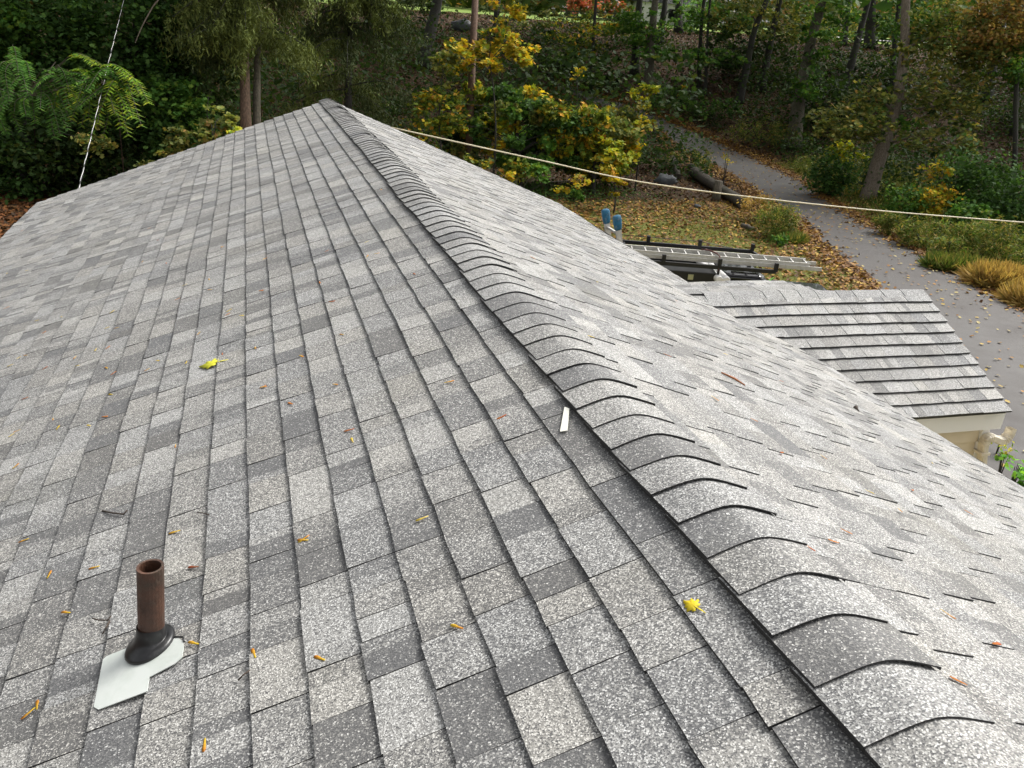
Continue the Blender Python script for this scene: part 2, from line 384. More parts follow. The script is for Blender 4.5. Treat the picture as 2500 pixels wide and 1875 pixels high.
TONES = [0.12, 0.20, 0.34, 0.42, 0.48, 0.52, 0.56, 0.60, 0.64, 0.70, 0.78, 0.90]
def tab(mb, fr, sb, a0, a1, top_cut, raised, R_, zones, th=1.0):
    """one laminated shingle tab: butt at sb, between a0 and a1 along the course"""
    g = 0.0013; a0 += g; a1 -= g
    j = R_.uniform(-0.0012, 0.0012); up = (0.0034 if fr is FR else 0.0022) if raised else 0.0
    st = max(sb-EXPO-0.016, top_cut); th = 2.2 if fr in (FW, FWB, FB) else 1.0; hb, ht = (0.0145 if fr is FL else 0.0112*th)+up+j, 0.0036+(up*0.8 if fr is FR else 0)
    b0, b1 = sb+R_.uniform(-0.0035, 0.0035), sb+R_.uniform(-0.0035, 0.0035)
    cuts = [a0]+[a0+(a1-a0)*z for z in zones[0]]+[a1]
    for i in range(len(cuts)-1):
        u, v = cuts[i], cuts[i+1]
        f0, f1 = (u-a0)/(a1-a0), (v-a0)/(a1-a0)
        s0, s1 = b0+(b1-b0)*f0, b0+(b1-b0)*f1
        mb.add([fr.p(st, u, ht), fr.p(st, v, ht), fr.p(s1, v, hb), fr.p(s0, u, hb)], [(0, 1, 2, 3)] if np.dot(np.cross(fr.a, fr.d), fr.n) > 0 else [(3, 2, 1, 0)], (zones[1][i], 0, zones[2]))
    lo = 0.0006
    A = [fr.p(b0, a0, hb), fr.p(b1, a1, hb), fr.p(b1, a1, lo), fr.p(b0, a0, lo)]
    B = [fr.p(st, a0, ht), fr.p(st, a0, lo), fr.p(st, a1, ht), fr.p(st, a1, lo)]
    mb.add(A+B, [(0, 1, 2, 3), (0, 3, 5, 4), (1, 6, 7, 2)], (0.2, 0.92, 0.5))
def courses(fr, s_first, s_last, a0, a1, top, R_, exposure=EXPO, edge_j=0.006):
    out = []; k = 0; sb = s_first
    while sb <= s_last+1e-6:
        a = a0+R_.uniform(-edge_j, edge_j); end = a1+R_.uniform(-edge_j, edge_j); raised = R_.random() < 0.5
        while a < end-1e-6:
            wdt = R_.choice([0.10, 0.13, 0.15, 0.16, 0.18, 0.20, 0.23, 0.27])*R_.uniform(0.88, 1.12)
            b = a+wdt
            if end-b < 0.07: b = end
            t0 = R_.choice(TONES)+R_.uniform(-0.04, 0.04); hue = R_.uniform(0.2, 0.9)
            if R_.random() < 0.42:
                t1 = R_.choice(TONES)+R_.uniform(-0.04, 0.04); z = ([R_.uniform(0.3, 0.7)], [t0, t1], hue)
                if R_.random() < .35 and wdt > .14: z = ([R_.uniform(.2, .4), R_.uniform(.55, .8)], [t0, t1, R_.choice(TONES)], hue)
            else: z = ([], [t0], hue)
            out.append((fr, sb, a, b, top, raised, z)); a = b
            raised = (not raised) if R_.random() < 0.8 else raised
        k += 1; sb = s_first+k*exposure
    return out

house = empty('house', (0, 5, GZ))
tag(house, 'house under a grey shingled gable roof with a small porch gable on its right side', 'house')
bpy.context.view_layer.update()
HINV = Vector((0, -5, -GZ))
def part(mb, name, mat, parent=None):
    """mb is in world coordinates; keep it so under the house"""
    o = mb.build(name, mat, parent or house)
    if (parent or house) is house: o.location = HINV
    return o
# roof deck (one solid sheet, both slopes)
mb = MB(); ny_ = 40
for fr, wd in ((FL, WL), (FR, WR)):
    ys = np.linspace(Y0+0.01, Y1-0.01, ny_); vs = []
    for y in ys:
        for s in np.linspace(0, wd-0.02, 9): vs.append(fr.p(s, y, -0.004))
    fs = [(i*9+k, i*9+k+1, (i+1)*9+k+1, (i+1)*9+k) for i in range(ny_-1) for k in range(8)]
    mb.add(vs, fs, (0.15, 0.9, 0.5))
    lo = [fr.p(s, y, -0.05) for y in (Y0+0.01, Y1-0.01) for s in (0, wd-0.02)]
    hi = [fr.p(s, y, -0.006) for y in (Y0+0.01, Y1-0.01) for s in (0, wd-0.02)]
    mb.add(lo+hi, [(0, 1, 3, 2), (0, 1, 5, 4), (2, 3, 7, 6), (1, 3, 7, 5)], (0.15, 0.9, 0.5))
roof = part(mb, 'roof', M['shingle'])
Rt = random.Random(21)
tabs = courses(FL, C0, WL+0.001, Y0, Y1, 0.0, Rt)
tabs += courses(FR, 0.235, WR+0.02, Y0, Y1, 0.0, Rt)
mb = MB(); ws = 1.62
for fr, x0, x1, wd in ((FW, 2.3, WRX-0.01, ws), (FWB, 4.22, WRX-0.01, ws), (FB, 2.3, 4.3, 0.60)):
    lo = [fr.p(s, x, -0.05) for x in (x0, x1) for s in (0, wd-0.02)]
    hi = [fr.p(s, x, -0.004) for x in (x0, x1) for s in (0, wd-0.02)]
    mb.add(lo+hi, [(0, 1, 3, 2), (0, 1, 5, 4), (2, 3, 7, 6), (1, 3, 7, 5), (4, 5, 7, 6)], (0.15, 0.9, 0.5))
wroof = part(mb, 'porch_roof', M['shingle'])
wtabs = courses(FW, 0.19, 1.63, 2.3, WRX, 0.0, Rt, 0.1437)
wtabs += courses(FWB, 0.19, 1.63, 4.25, WRX, 0.0, Rt, 0.1437)
wtabs += courses(FB, 0.16, 0.61, 2.3, 4.3, 0.0, Rt, 0.1437)
alltabs = [(t, roof) for t in tabs]+[(t, wroof) for t in wtabs]
area = []
for (fr, sb, a, b, top, rs, z), par in alltabs:
    q = np.array([fr.p(sb, a, 0.01), fr.p(sb, b, 0.01), fr.p(sb-EXPO, b, 0.01), fr.p(sb-EXPO, a, 0.01)])
    if (q[:, 1].min() < 0.5): area.append(0); continue
    P_, zz = proj(q)
    if (zz < 0.2).any() or P_[:, 0].max() < 0 or P_[:, 0].min() > W or P_[:, 1].min() > H or P_[:, 1].max() < 0: area.append(0); continue
    x, y = P_[:, 0], P_[:, 1]
    ar = 0.5*abs(np.dot(x, np.roll(y, 1))-np.dot(y, np.roll(x, 1)))
    n_ok = np.dot(CAM-q[0], fr.n) > 0
    if fr is FR and (par is roof) and q[:, 0].mean() > 2.6 and 5.5 < q[:, 1].mean() < 8.2: ar = 0
    if par is wroof and q[:, 0].mean() < 3.2: ar = 0
    area.append(ar if n_ok else 0)
order = np.argsort(area)[::-1]; own = set(int(i) for i in order[:300] if area[i] > 0)
rest = {roof: MB(), wroof: MB()}
Rj = random.Random(5)
for i, ((fr, sb, a, b, top, rs, z), par) in enumerate(alltabs):
    if i in own:
        m1 = MB(); tab(m1, fr, sb, a, b, top, rs, Rj, z); m1.build('shingle', M['shingle'], par)
    else: tab(rest[par], fr, sb, a, b, top, rs, Rj, z)
for par, mbx in rest.items():
    o = mbx.build('shingle_field', M['shingle'], par); o['kind'] = 'stuff'

# ridge caps, each lapped over the nearer one
CAPY = np.array([-3, 0.83, 2.32, 3.27, 3.54, 4.02, 4.73, 5.65, 6.40, 7.41, 8.03, 9.19, 10.59, 11.83, 13.0])
CAPS = np.array([.158, .16, .152, .163, .163, .152, .151, .158, .149, .150, .139, .131, .141, .139, .142])
Rc = random.Random(3)
def cap(y, last=False):
    mb = MB(); n = 13; dx = -(float(np.interp(y, CAPY, CAPS))-0.150)+Rc.uniform(-.0035, .0035); sk = Rc.uniform(-.006, .006)
    wl = .150+Rc.uniform(-.004, .004)
    tone = Rc.choice([0.40, 0.50, 0.56, 0.60, 0.62, 0.66, 0.72, 0.18]); tone2 = tone if Rc.random() < 0.55 else Rc.choice([0.2, 0.5, 0.62])
    cut = Rc.randint(3, 9); hue = Rc.uniform(.2, .6)
    L = 0.215; rows = []
    for j, (yy, hh) in enumerate(((y, 0.0075+Rc.uniform(-.0015, .0035)), (y+EXPO, 0.0015), (y+L, -0.004))):
        row = []
        for k in range(n):
            u = -1+2*k/(n-1); x = u*wl*CP+dx*CP; z = -TP*math.sqrt((u*wl*CP)**2+0.05**2)+0.0285+hh+wav(yy, 0)
            row.append((x, yy+sk*u, z))
        rows.append(row)
    vs = rows[0]+rows[1]+rows[2]
    for j in range(2):
        for k in range(n-1):
            mb.add([rows[j][k], rows[j][k+1], rows[j+1][k+1], rows[j+1][k]], [(0, 1, 2, 3)], (tone if k < cut else tone2, 0, hue), True)
    T = 0.0036
    lowr = [(x, yy, z-T) for x, yy, z in rows[0]]
    for k in range(n-1):
        mb.add([rows[0][k], rows[0][k+1], lowr[k+1], lowr[k]], [(3, 2, 1, 0)], (0.1, 0.95, 0.5))
    for k in (0, n-1):
        a_ = [rows[j][k] for j in range(3)]; b_ = [(x, yy, z-T*2.6) for x, yy, z in a_]
        mb.add(a_+b_, [(0, 1, 4, 3), (1, 2, 5, 4)], (0.1, 0.93, 0.5))
    return mb
k = 0; y = 2.3233+74*EXPO-0.06
while y > Y0+0.1:
    m1 = cap(y); m1.build('ridge_cap', M['shingle'], roof); y -= EXPO
# dark packing under the side edge of the caps
# porch ridge cap pieces (folded over the small ridge)
x = 3.0
while x < WRX-0.02:
    mb = MB(); x1 = min(x+RND.choice([0.2, 0.25, 0.3, 0.35]), WRX+0.012); tn = RND.choice([0.5, 0.62, 0.7, 0.28, 0.56]); rows = []
    for hh, xx in ((0.022, x), (0.018, x1-0.002)):
        row = []
        for k_ in range(7):
            u = -1+2*k_/6; s = abs(u)*0.185; fr = FW if u < 0 else (FB if xx < 4.3 else FWB)
            row.append(fr.p(s, xx, hh-0.012*(1-abs(u))))
        rows.append(row)
    for k_ in range(6): mb.add([rows[0][k_], rows[0][k_+1], rows[1][k_+1], rows[1][k_]], [(0, 1, 2, 3)], (tn, 0, 0.25))
    for k_ in (0, 6):
        lo = [Vector(r[k_])-Vector((0, 0, 0.011)) for r in rows]; mb.add([rows[0][k_], rows[1][k_], lo[1], lo[0]], [(0, 1, 2, 3)], (0.1, 0.9, 0.5))
    for r in rows:
        for k_ in range(6): mb.add([r[k_], r[k_+1], Vector(r[k_+1])-Vector((0, 0, .009)), Vector(r[k_])-Vector((0, 0, .009))], [(0, 1, 2, 3)], (0.1, 0.9, 0.5))
    mb.build('ridge_cap', M['shingle'], wroof); x = x1
for o in list(COL.objects):
    if o.parent in (roof, wroof): o.location = (0, 0, 0)

# walls, fascia, gable ends
ez = -WR*SP
mb = MB(); xl, xr = -WL*CP+0.42, WR*CP-0.42; zt = -xr*TP-0.09
prof = [(xl, GZ-0.3), (xr, GZ-0.3), (xr, -xr*TP-0.10), (0, -0.10), (xl, xl*TP-0.10)]
vs = [(x, Y0+0.35, z) for x, z in prof]+[(x, Y1-0.35, z) for x, z in prof]
mb.add(vs, [(0, 1, 2, 3, 4), (9, 8, 7, 6, 5), (0, 5, 6, 1), (1, 6, 7, 2), (4, 3, 8, 9), (0, 4, 9, 5)])
part(mb, 'wall', M['cream'])
for fr, wd in ((FL, WL), (FR, WR)):
    mb = MB(); a = fr.p(wd-0.035, Y0+0.02, -0.13); b = fr.p(wd-0.035, Y1-0.02, -0.13); mb.bar(a, b, 0.024, 0.16); part(mb, 'fascia', M['white'])
    for yy in (Y0+0.03, Y1-0.03):
        mb = MB(); mb.bar(fr.p(0.02, yy, -0.14), fr.p(wd-0.05, yy, -0.14), 0.024, 0.17, up=fr.n); part(mb, 'rake_board', M['white'])
# porch: walls, boards, frieze
ye = WRY-1.6*math.cos(WQ); zeave = WRZ-1.6*math.sin(WQ)
mb = MB(); mb.box((2.6, ye+0.15, GZ-0.3), (5.47, 8.0, WRZ-0.78)); part(mb, 'porch_wall', M['cream'])
mb = MB(); mb.box((3.0, ye+0.05, zeave-0.225), (5.62, ye+0.075, zeave-0.035)); part(mb, 'porch_fascia', M['white'])
mb = MB(); mb.box((3.0, ye+0.076, zeave-0.205), (5.615, ye+0.15, zeave-0.19)); part(mb, 'soffit', M['white'])
zb = zeave-0.215
for k in range(20):
    mb = MB(); z0 = zb-0.022-k*0.148
    mb.add([(3.0, ye+0.118, z0-0.148), (5.468, ye+0.118, z0-0.148), (5.468, ye+0.144, z0), (3.0, ye+0.144, z0), (3.0, ye+0.148, z0-0.148), (5.468, ye+0.148, z0-0.148)], [(0, 1, 2, 3), (4, 5, 1, 0)])
    part(mb, 'siding_board', M['cream'])
mb = MB(); mb.box((5.475, ye+0.105, GZ-0.2), (5.56, ye+0.21, zb-0.002)); part(mb, 'corner_board', M['white'])
mb = MB(); mb.add([(5.56, ye+0.09, zeave-0.06), (5.56, 8.2, zeave-0.06), (5.56, WRY, WRZ-0.07), (5.575, ye+0.09, zeave-0.06), (5.575, 8.2, zeave-0.06), (5.575, WRY, WRZ-0.07)], [(0, 1, 2), (5, 4, 3), (0, 3, 4, 1), (1, 4, 5, 2), (2, 5, 3, 0)]); part(mb, 'gable_panel', M['white'])
# disconnected downspout: S-shaped, ribbed elbows
dq = [(2469, 1046), (2464, 1060), (2452, 1074), (2438, 1075), (2421, 1067), (2408, 1070), (2401, 1085), (2399, 1104), (2396, 1130)]
dp = [at_y(q, ye+0.06) for q in dq]; dp.append(dp[-1]+np.array([0, 0, -2.6]))
mb = MB()
def rect_tube(mb, pts, w, h, ribs, mat_c=(0.5, 0, 0.5)):
    pts = [Vector(p) for p in pts]; fine = []
    for i in range(len(pts)-1):
        n = 6 if i < len(pts)-2 else 1
        for k in range(n): fine.append(pts[i].lerp(pts[i+1], k/n))
    fine.append(pts[-1])
    for _ in range(2): fine[1:-2] = [(fine[i-1]+fine[i]*2+fine[i+1])/4 for i in range(1, len(fine)-2)]
    ring = []; Yv = Vector((0, 1, 0))
    for i, p in enumerate(fine):
        d = (fine[min(i+1, len(fine)-1)]-fine[max(i-1, 0)]).normalized(); r = d.cross(Yv).normalized()
        k = 1+(0.10 if (i % 2 and ribs(i)) else 0)
        c = []
        for a, b in ((-1, -.7), (-.7, -1), (.7, -1), (1, -.7), (1, .7), (.7, 1), (-.7, 1), (-1, .7)): c.append(p+r*(a*w/2*k)+Yv*(b*h/2*k))
        ring.append(c)
    vs = [v for c in ring for v in c]
    mb.add(vs, [(i*8+k, i*8+(k+1) % 8, (i+1)*8+(k+1) % 8, (i+1)*8+k) for i in range(len(ring)-1) for k in range(8)])
rect_tube(mb, dp, 0.068, 0.085, lambda i: 8 <= i <= 18 or 24 <= i <= 36)
part(mb, 'downspout', M['downspout'])
mb = MB(); c = dp[7]; mb.box((c[0]-0.06, c[1]-0.05, c[2]-0.012), (c[0]+0.045, c[1]+0.06, c[2]+0.012)); part(mb, 'downspout_strap', M['downspout'])

# ------------------------------------------------------------------ vent pipe with boot and flashing
s0, y0 = on_left((150+672*.3315, 1250+1000*.3315)); base = Vector(FL.p(s0, y0, 0.014))
vp = empty('vent_pipe', base); tag(vp, 'rusty iron vent pipe in a black rubber boot standing on the near left slope', 'vent pipe')
mb = MB(); pr = 0.0345; top = Vector((0.020, 0.0, 0.262)); n = 24; rings = []
for f, r in ((-0.1, pr), (0.0, pr), (0.25, pr), (0.5, pr), (0.75, pr), (1.0, pr), (1.0, pr*0.80), (0.6, pr*0.80), (0.3, pr*.8)):
    c = top*f; rings.append([c+Vector((math.cos(2*math.pi*k/n)*r, math.sin(2*math.pi*k/n)*r, 0)) for k in range(n)])
mb.add([v for c in rings for v in c], [(i*n+k, i*n+(k+1) % n, (i+1)*n+(k+1) % n, (i+1)*n+k) for i in range(len(rings)-1) for k in range(n)], smooth=False)
mb.add(rings[-1], [tuple(range(n))])
o = mb.build('pipe', M['rust'], vp)
def slope_vec(ds, dy, h): return Vector(FL.d*ds+FL.a*dy+FL.n*h)
mb = MB(); rings = []
for r, h, up in ((0.070, 0.006, 0), (0.071, 0.012, 0), (0.066, 0.018, 0), (0.056, 0.021, .05), (0.047, 0.024, .4), (0.041, 0.032, .8), (0.0375, 0.052, 1), (0.0365, 0.066, 1), (0.035, 0.070, 1)):
    ring = []
    for k in range(32):
        t = 2*math.pi*k/32
        a_ = slope_vec(math.cos(t)*r, math.sin(t)*r, h); b_ = Vector((-math.cos(t)*r+0.003, math.sin(t)*r, h+0.004)); ring.append(a_.lerp(b_, up))
    rings.append(ring)
n = 32
mb.add([v for c in rings for v in c], [(i*n+k, i*n+(k+1) % n, (i+1)*n+(k+1) % n, (i+1)*n+k) for i in range(len(rings)-1) for k in range(n)], smooth=True)
mb.build('boot', M['rubber'], vp)
fp = [(300, 1078), (325, 1055), (590, 945), (700, 915), (775, 908), (850, 915), (888, 940), (893, 990), (880, 1060), (820, 1110), (640, 1205), (625, 1310), (265, 1445), (230, 1425)]
mb = MB(); P3 = []
for q in fp:
    s_, y_ = on_left((150+q[0]*.3315, 1250+q[1]*.3315), 0.017); P3.append(Vector(FL.p(s_, y_, 0.0195))-base)
lo = [p-Vector(FL.n)*0.0022 for p in P3]; m_ = len(P3)
mb.add(P3+lo, [tuple(range(m_))[::-1]]+[(i, (i+1) % m_, m_+(i+1) % m_, m_+i) for i in range(m_)])
ob = mb.build('flashing', M['flash'], vp)
mb = MB(); q = [(770, 905), (885, 905), (893, 940), (880, 915)]
P3 = []
for a in q:
    s_, y_ = on_left((150+a[0]*.3315, 1250+a[1]*.3315), 0.02); P3.append(Vector(FL.p(s_, y_, 0.020))-base)
mb.tube([P3[0], P3[1], P3[2]], 0.0028, 6); mb.build('sealant_bead', M['rubber'], vp)

# ------------------------------------------------------------------ small things on the roof
def leaf_shape(kind):
    if kind == 'key':    # maple key / narrow leaflet
        return [(-.5, 0), (-.42, .07), (-.2, .09), (.1, .12), (.35, .14), (.48, .09), (.5, 0), (.44, -.07), (.2, -.10), (-.1, -.05), (-.4, -.05)]
    if kind == 'oval':
        return [(-.5, 0), (-.3, .22), (0, .3), (.3, .2), (.5, 0), (.3, -.22), (0, -.28), (-.3, -.2)]
    return [(-.95, .10), (-.62, .025), (-.30, .05), (-.40, .20), (-.33, .33), (-.20, .27), (-.13, .50), (.0, .40), (.03, .27), (.14, .34), (.22, .28), (.20, .18), (.40, .14), (.52, .0), (.33, -.08), (.24, -.18), (.30, -.33), (.12, -.30), (.02, -.26), (-.02, -.46), (-.14, -.42), (-.18, -.24), (-.33, -.28), (-.36, -.12), (-.28, -.02), (-.62, -.02), (-.94, .07)]
def roof_leaf(side, px, kind, size, col, col2, label, group, name='fallen_leaf', cat='leaf', rot=None, curl=None):
    s_, y_ = (on_left if side == 'L' else on_right)(px, 0.012); fr = FL if side == 'L' else FR
    rot = RND.uniform(0, 6.28) if rot is None else rot
    c = fr.p(s_, y_, 0.0155 if side == 'L' else 0.0165); u = fr.a*math.cos(rot)+fr.d*math.sin(rot); v = np.cross(fr.n, u)
    sh = leaf_shape(kind); curl = RND.uniform(.0, .07) if curl is None else curl
    vs = []; cs = []
    vs.append(fr.n*0.001); cs.append(np.array(col)*.5+np.array(col2)*.5)
    for a, b in sh:
        h = curl*size*(a*a+b*b)*1.2*RND.uniform(.4, 1.3); vs.append(u*a*size+v*b*size+fr.n*h); f = min(1, max(0, a+.5)); cs.append(np.array(col)*(1-f)+np.array(col2)*f)
    n = len(sh); F = np.array([(0, 1+i, 1+(i+1) % n) for i in range(n)])
    o = np_mesh(name, np.array(vs), F, np.array(cs), M['dryleaf']); o.location = c
    sm = o.modifiers.new('thickness', 'SOLIDIFY'); sm.thickness = 0.0005
    if group:
        cn = 'straw' if col[1] > .42 else ('yellow' if col[1] > .3 else ('orange' if col[1] > .12 else ('dark red' if col[0] > .25 else 'brown')))
        tp_ = 'yellow tipped' if col2[1] > .3 else ('orange tipped' if col2[1] > .1 else 'red tipped')
        x_, y_p = px
        if side == 'L':
            if y_p < 760: zone = 'the far upper part of the left slope' if x_ > 350 else 'the far left corner of the roof'
            elif y_p < 1130: zone = 'the middle of the left slope' if x_ < 700 else 'the left slope close beside the ridge'
            elif x_ < 480: zone = 'the shingles around the vent pipe' if y_p > 1300 else 'the left slope uphill of the vent pipe'
            else: zone = 'the near shingles right of the vent pipe'
        else: zone = 'the far part of the right slope' if y_p < 820 else ('the right slope level with the porch roof' if y_p < 1150 else 'the near part of the right slope')
        label = f'small {cn} {tp_} leaf on {zone}' if tp_.split()[0] != cn else f'small evenly {cn} leaf on {zone}'; group = 'small fallen leaves on '+zone
    return tag(o, label, cat, group)
YEL, ORG, RED, STR, BRN = (.55, .40, .03), (.50, .17, .025), (.33, .065, .02), (.62, .48, .16), (.16, .07, .03)
roof_leaf('L', (515, 895), 'maple', .115, (.60, .56, .04), (.50, .52, .05), 'large yellow lobed leaf lying on the left slope', None, rot=1.2)
roof_leaf('L', (1690, 1482), 'maple', .046, (.62, .50, .03), (.60, .45, .02), 'small bright yellow maple leaf just left of the ridge caps', None, rot=.4)
G = 'small fallen leaves on the left slope'; LB = 'small orange or yellow leaf lying on the left roof slope'
lz = lambda x, y: (x*.3316, 550+y*.3316)
L1 = [(200, 335), (55, 360), (50, 610), (1160, 110), (1095, 20), (1225, 283), (1540, 207), (1635, 165), (1050, 270), (1950, 252), (1540, 397), (1548, 475), (1358, 437), (1305, 540), (1930, 482), (825, 637), (1688, 628), (1675, 660), (1780, 672), (855, 748), (785, 748), (1462, 800), (1890, 920), (1645, 965), (790, 898), (190, 957), (138, 975), (75, 1030), (1160, 1000), (1378, 1023), (785, 1050), (565, 1030), (835, 1090), (1085, 1068), (1945, 1205), (820, 1250), (180, 1268), (390, 1430), (430, 1495), (780, 1425), (665, 1488), (125, 1515), (85, 1545), (1300, 1640), (325, 790), (455, 675), (275, 705), (160, 35), (700, 910), (325, 1042)]
for a in L1: roof_leaf('L', lz(*a), 'key', RND.uniform(.030, .046), *RND.choice([(STR, YEL), (YEL, ORG), (ORG, RED), (YEL, YEL), (STR, ORG), (ORG, ORG)]), LB, G)
lz = lambda x, y: (500+x*.3316, 450+y*.3316)
L2 = [(1195, 428), (900, 490), (1270, 518), (1200, 540), (1548, 668), (420, 782), (940, 875), (1015, 1118), (380, 1222), (715, 1278), (965, 1485), (435, 1505), (640, 1628), (1795, 1445), (850, 735), (440, 552), (130, 465), (1300, 45)]
for a in L2: roof_leaf('L', lz(*a), 'key', RND.uniform(.030, .045), *RND.choice([(STR, YEL), (YEL, ORG), (ORG, RED), (STR, ORG), (ORG, ORG)]), LB, G)
lz = lambda x, y: (700+x*.3616, 1000+y*.3616)
L3 = [(420, 133, 'r'), (440, 200, 'y'), (910, 725, 'y'), (110, 862, 'o'), (1145, 1452, 'o'), (1445, 42, 'r')]
for x_, y_, k_ in L3: roof_leaf('L', lz(x_, y_), 'key', .042, *{'r': (RED, ORG), 'y': (STR, YEL), 'o': (ORG, YEL)}[k_], LB, G)
lz = lambda x, y: (150+x*.3315, 1250+y*.3315)
for x_, y_, k_, rt in [(840, 155, 'y', 1.3), (1775, 195, 'o', .9), (970, 400, 'b', 1.0), (45, 750, 'o', .9), (970, 955, 'y', .8), (1415, 1035, 'o', .2), (385, 1105, 'o', 1.3)]:
    roof_leaf('L', lz(x_, y_), 'key', .044, *{'b': (BRN, RED), 'y': (YEL, (.6, .3, .03)), 'o': (YEL, ORG)}[k_], LB, G, rot=rt)
lz = lambda x, y: (x*1.1302, y*1.1302)
for x_, y_ in [(440, 1608), (690, 1419), (80, 1522), (60, 1540), (55, 1172), (110, 1246), (207, 1230), (36, 1010), (160, 770)]: roof_leaf('L', lz(x_, y_), 'key', .042, YEL, ORG, LB, G)
GR = 'small fallen leaves on the right slope'; LBR = 'small orange or straw leaf lying on the pale right slope'
for x_, y_ in [(1408, 870), (1278, 725), (1685, 828), (1545, 858), (1800, 1170), (1830, 1145), (1690, 975), (1970, 1060), (1945, 1100), (2045, 1330), (2150, 1395), (2065, 1478), (1740, 1185), (1290, 610), (1150, 560), (980, 470), (1460, 650), (1565, 770), (1630, 905), (1780, 985), (2010, 1005), (1440, 770), (1880, 1060), (2090, 1110), (1350, 565)]:
    roof_leaf('R', lz(x_, y_), 'key', RND.uniform(.035, .05), *RND.choice([(ORG, RED), (STR, YEL), (ORG, ORG), (STR, ORG)]), LBR, GR)
s_, y_ = on_right((1680, 708), .012); roof_leaf('R', (1683, 710), 'key', .22, RED, ORG, 'long dry orange leaf by the porch ridge at the right eave', None, rot=1.2)
mb = MB(); a = on_right((1759, 913), .015); b = on_right((1817, 944), .015); mid = ((a[0]+b[0])/2+.01, (a[1]+b[1])/2+.005)
mb.tube([FR.p(a[0], a[1], .016), FR.p(*mid, .019), FR.p(b[0], b[1], .016)], [.004, .006, .003], 6); tw = mb.build('pine_twig', plain('orange_twig', (.36, .13, .05), .7, var=.3, scale=60)); tag(tw, 'thin orange brown twig lying on the middle of the right slope', 'twig')
mb = MB(); a = on_right((2087, 998), .015); c = FR.p(a[0], a[1], .018); mb.tube([c-FR.a*.04, c+FR.n*.012, c+FR.a*.035+FR.d*.02], [.004, .014, .003], 6); tag(mb.build('bark_chip', M['twig']), 'dark bark chip on the right slope below the porch roof', 'bark chip')
for lab, pts in (('dark bent twig on the left slope above the vent pipe', [(1005, 5), (1080, 25), (1175, 28), (1195, 8)]),):
    pass
def left_twig(pix, rad, label):
    mb = MB(); P_ = []
    for i, q in enumerate(pix):
        s_, y_ = on_left(q, .015); P_.append(FL.p(s_, y_, .0165+.004*(i % 2)))
    mb.tube(P_, [rad]*len(P_), 5); tag(mb.build('twig', M['twig']), label, 'twig')
z6 = lambda x, y: (150+x*.3315, 1250+y*.3315)
left_twig([z6(230, 785), z6(275, 802), z6(340, 795), z6(368, 770)], .0022, 'dark bent twig on shingles just left of the vent pipe')
left_twig([z6(355, 800), z6(335, 850), z6(300, 893)], .0028, 'short dark twig pointing down beside the vent pipe')
left_twig([z6(1005, 8), z6(1050, 18), z6(1090, 24)], .002, 'tiny dark twig on the left slope uphill of the pipe')
left_twig([(252, 1251), (275, 1258), (305, 1260), (315, 1252)], .003, 'dark V shaped twig lying upslope behind the vent pipe')
left_twig([z6(1295, 1230), z6(1340, 1195), z6(1385, 1155)], .0022, 'thin dark twig in a shingle joint right of the pipe')
mb = MB(); P_ = []
for q in [(1377, 990), (1389, 994), (1384, 1047), (1366, 1050)]:
    s_, y_ = on_left(q, .015); P_.append(FL.p(s_, y_, .0205))
lo = [p-FL.n*.002 for p in P_]
mb.add(P_+lo, [(0, 1, 2, 3), (0, 4, 5, 1), (1, 5, 6, 2), (2, 6, 7, 3), (3, 7, 4, 0)]); tag(mb.build('white_strip', M['paper']), 'short white strip sticking out from under the ridge caps', 'strip')

# ------------------------------------------------------------------ cables
def cable_pts(a, b, sag, n=40):
    a = np.array(a); b = np.array(b); return [a+(b-a)*t-np.array([0, 0, sag*4*t*(1-t)]) for t in np.linspace(0, 1, n)]
ca = np.array([1.3, Y1-0.33, 0]); 
a_ = at_depth((945, 309), (Y1+0.25)/ (ray((945, 309))[1]/FPX)); b_ = at_depth((2720, 560), 14.6)
mb = MB(); pts = cable_pts(a_, b_, 0.0, 30)
q1 = at_depth((1600, 450), 13.9); 
ctrl = [at_depth((945, 309), 12.6), at_depth((1300, 387), 13.0), at_depth((1600, 450), 13.4), at_depth((2050, 505), 13.9), at_depth((2500, 543), 14.5), at_depth((2900, 572), 15.2)]
def spline(P, n=10):
    P = [np.array(p) for p in P]; out = []
    P = [2*P[0]-P[1]]+P+[2*P[-1]-P[-2]]
    for i in range(1, len(P)-2):
        for k in range(n):
            t = k/n; a, b, c, d = P[i-1], P[i], P[i+1], P[i+2]
            out.append(0.5*((2*b)+(-a+c)*t+(2*a-5*b+4*c-d)*t*t+(-a+3*b-3*c+d)*t**3))
    out.append(P[-2]); return out
mb.tube(spline(ctrl, 8), .0105, 6); tag(mb.build('service_cable', M['cable']), 'cream overhead cable running from behind the roof across the driveway', 'cable')
ctrl = [at_depth((192, 462), 13.6), at_depth((222, 335), 17), at_depth((262, 165), 22), at_depth((302, 0), 28), at_depth((330, -130), 34)]
tw_ = empty('twisted_cable', ctrl[0]); tag(tw_, 'thin black and white twisted wire rising from the far left roof edge', 'cable')
sp_ = spline(ctrl, 60)
for ph, mt, nm in ((0, M['cable_bare'], 'bare_strand'), (math.pi, M['cable_black'], 'black_strand')):
    mb = MB(); P_ = []; ln = 0
    for i, p in enumerate(sp_):
        if i: ln += np.linalg.norm(p-sp_[i-1])
        t = ln*2*math.pi/1.3+ph; P_.append(p-ctrl[0]+_R*math.cos(t)*.0055+_F*math.sin(t)*.0055)
    mb.tube(P_, .0078 if ph else .0066, 5); mb.build(nm, mt, tw_)

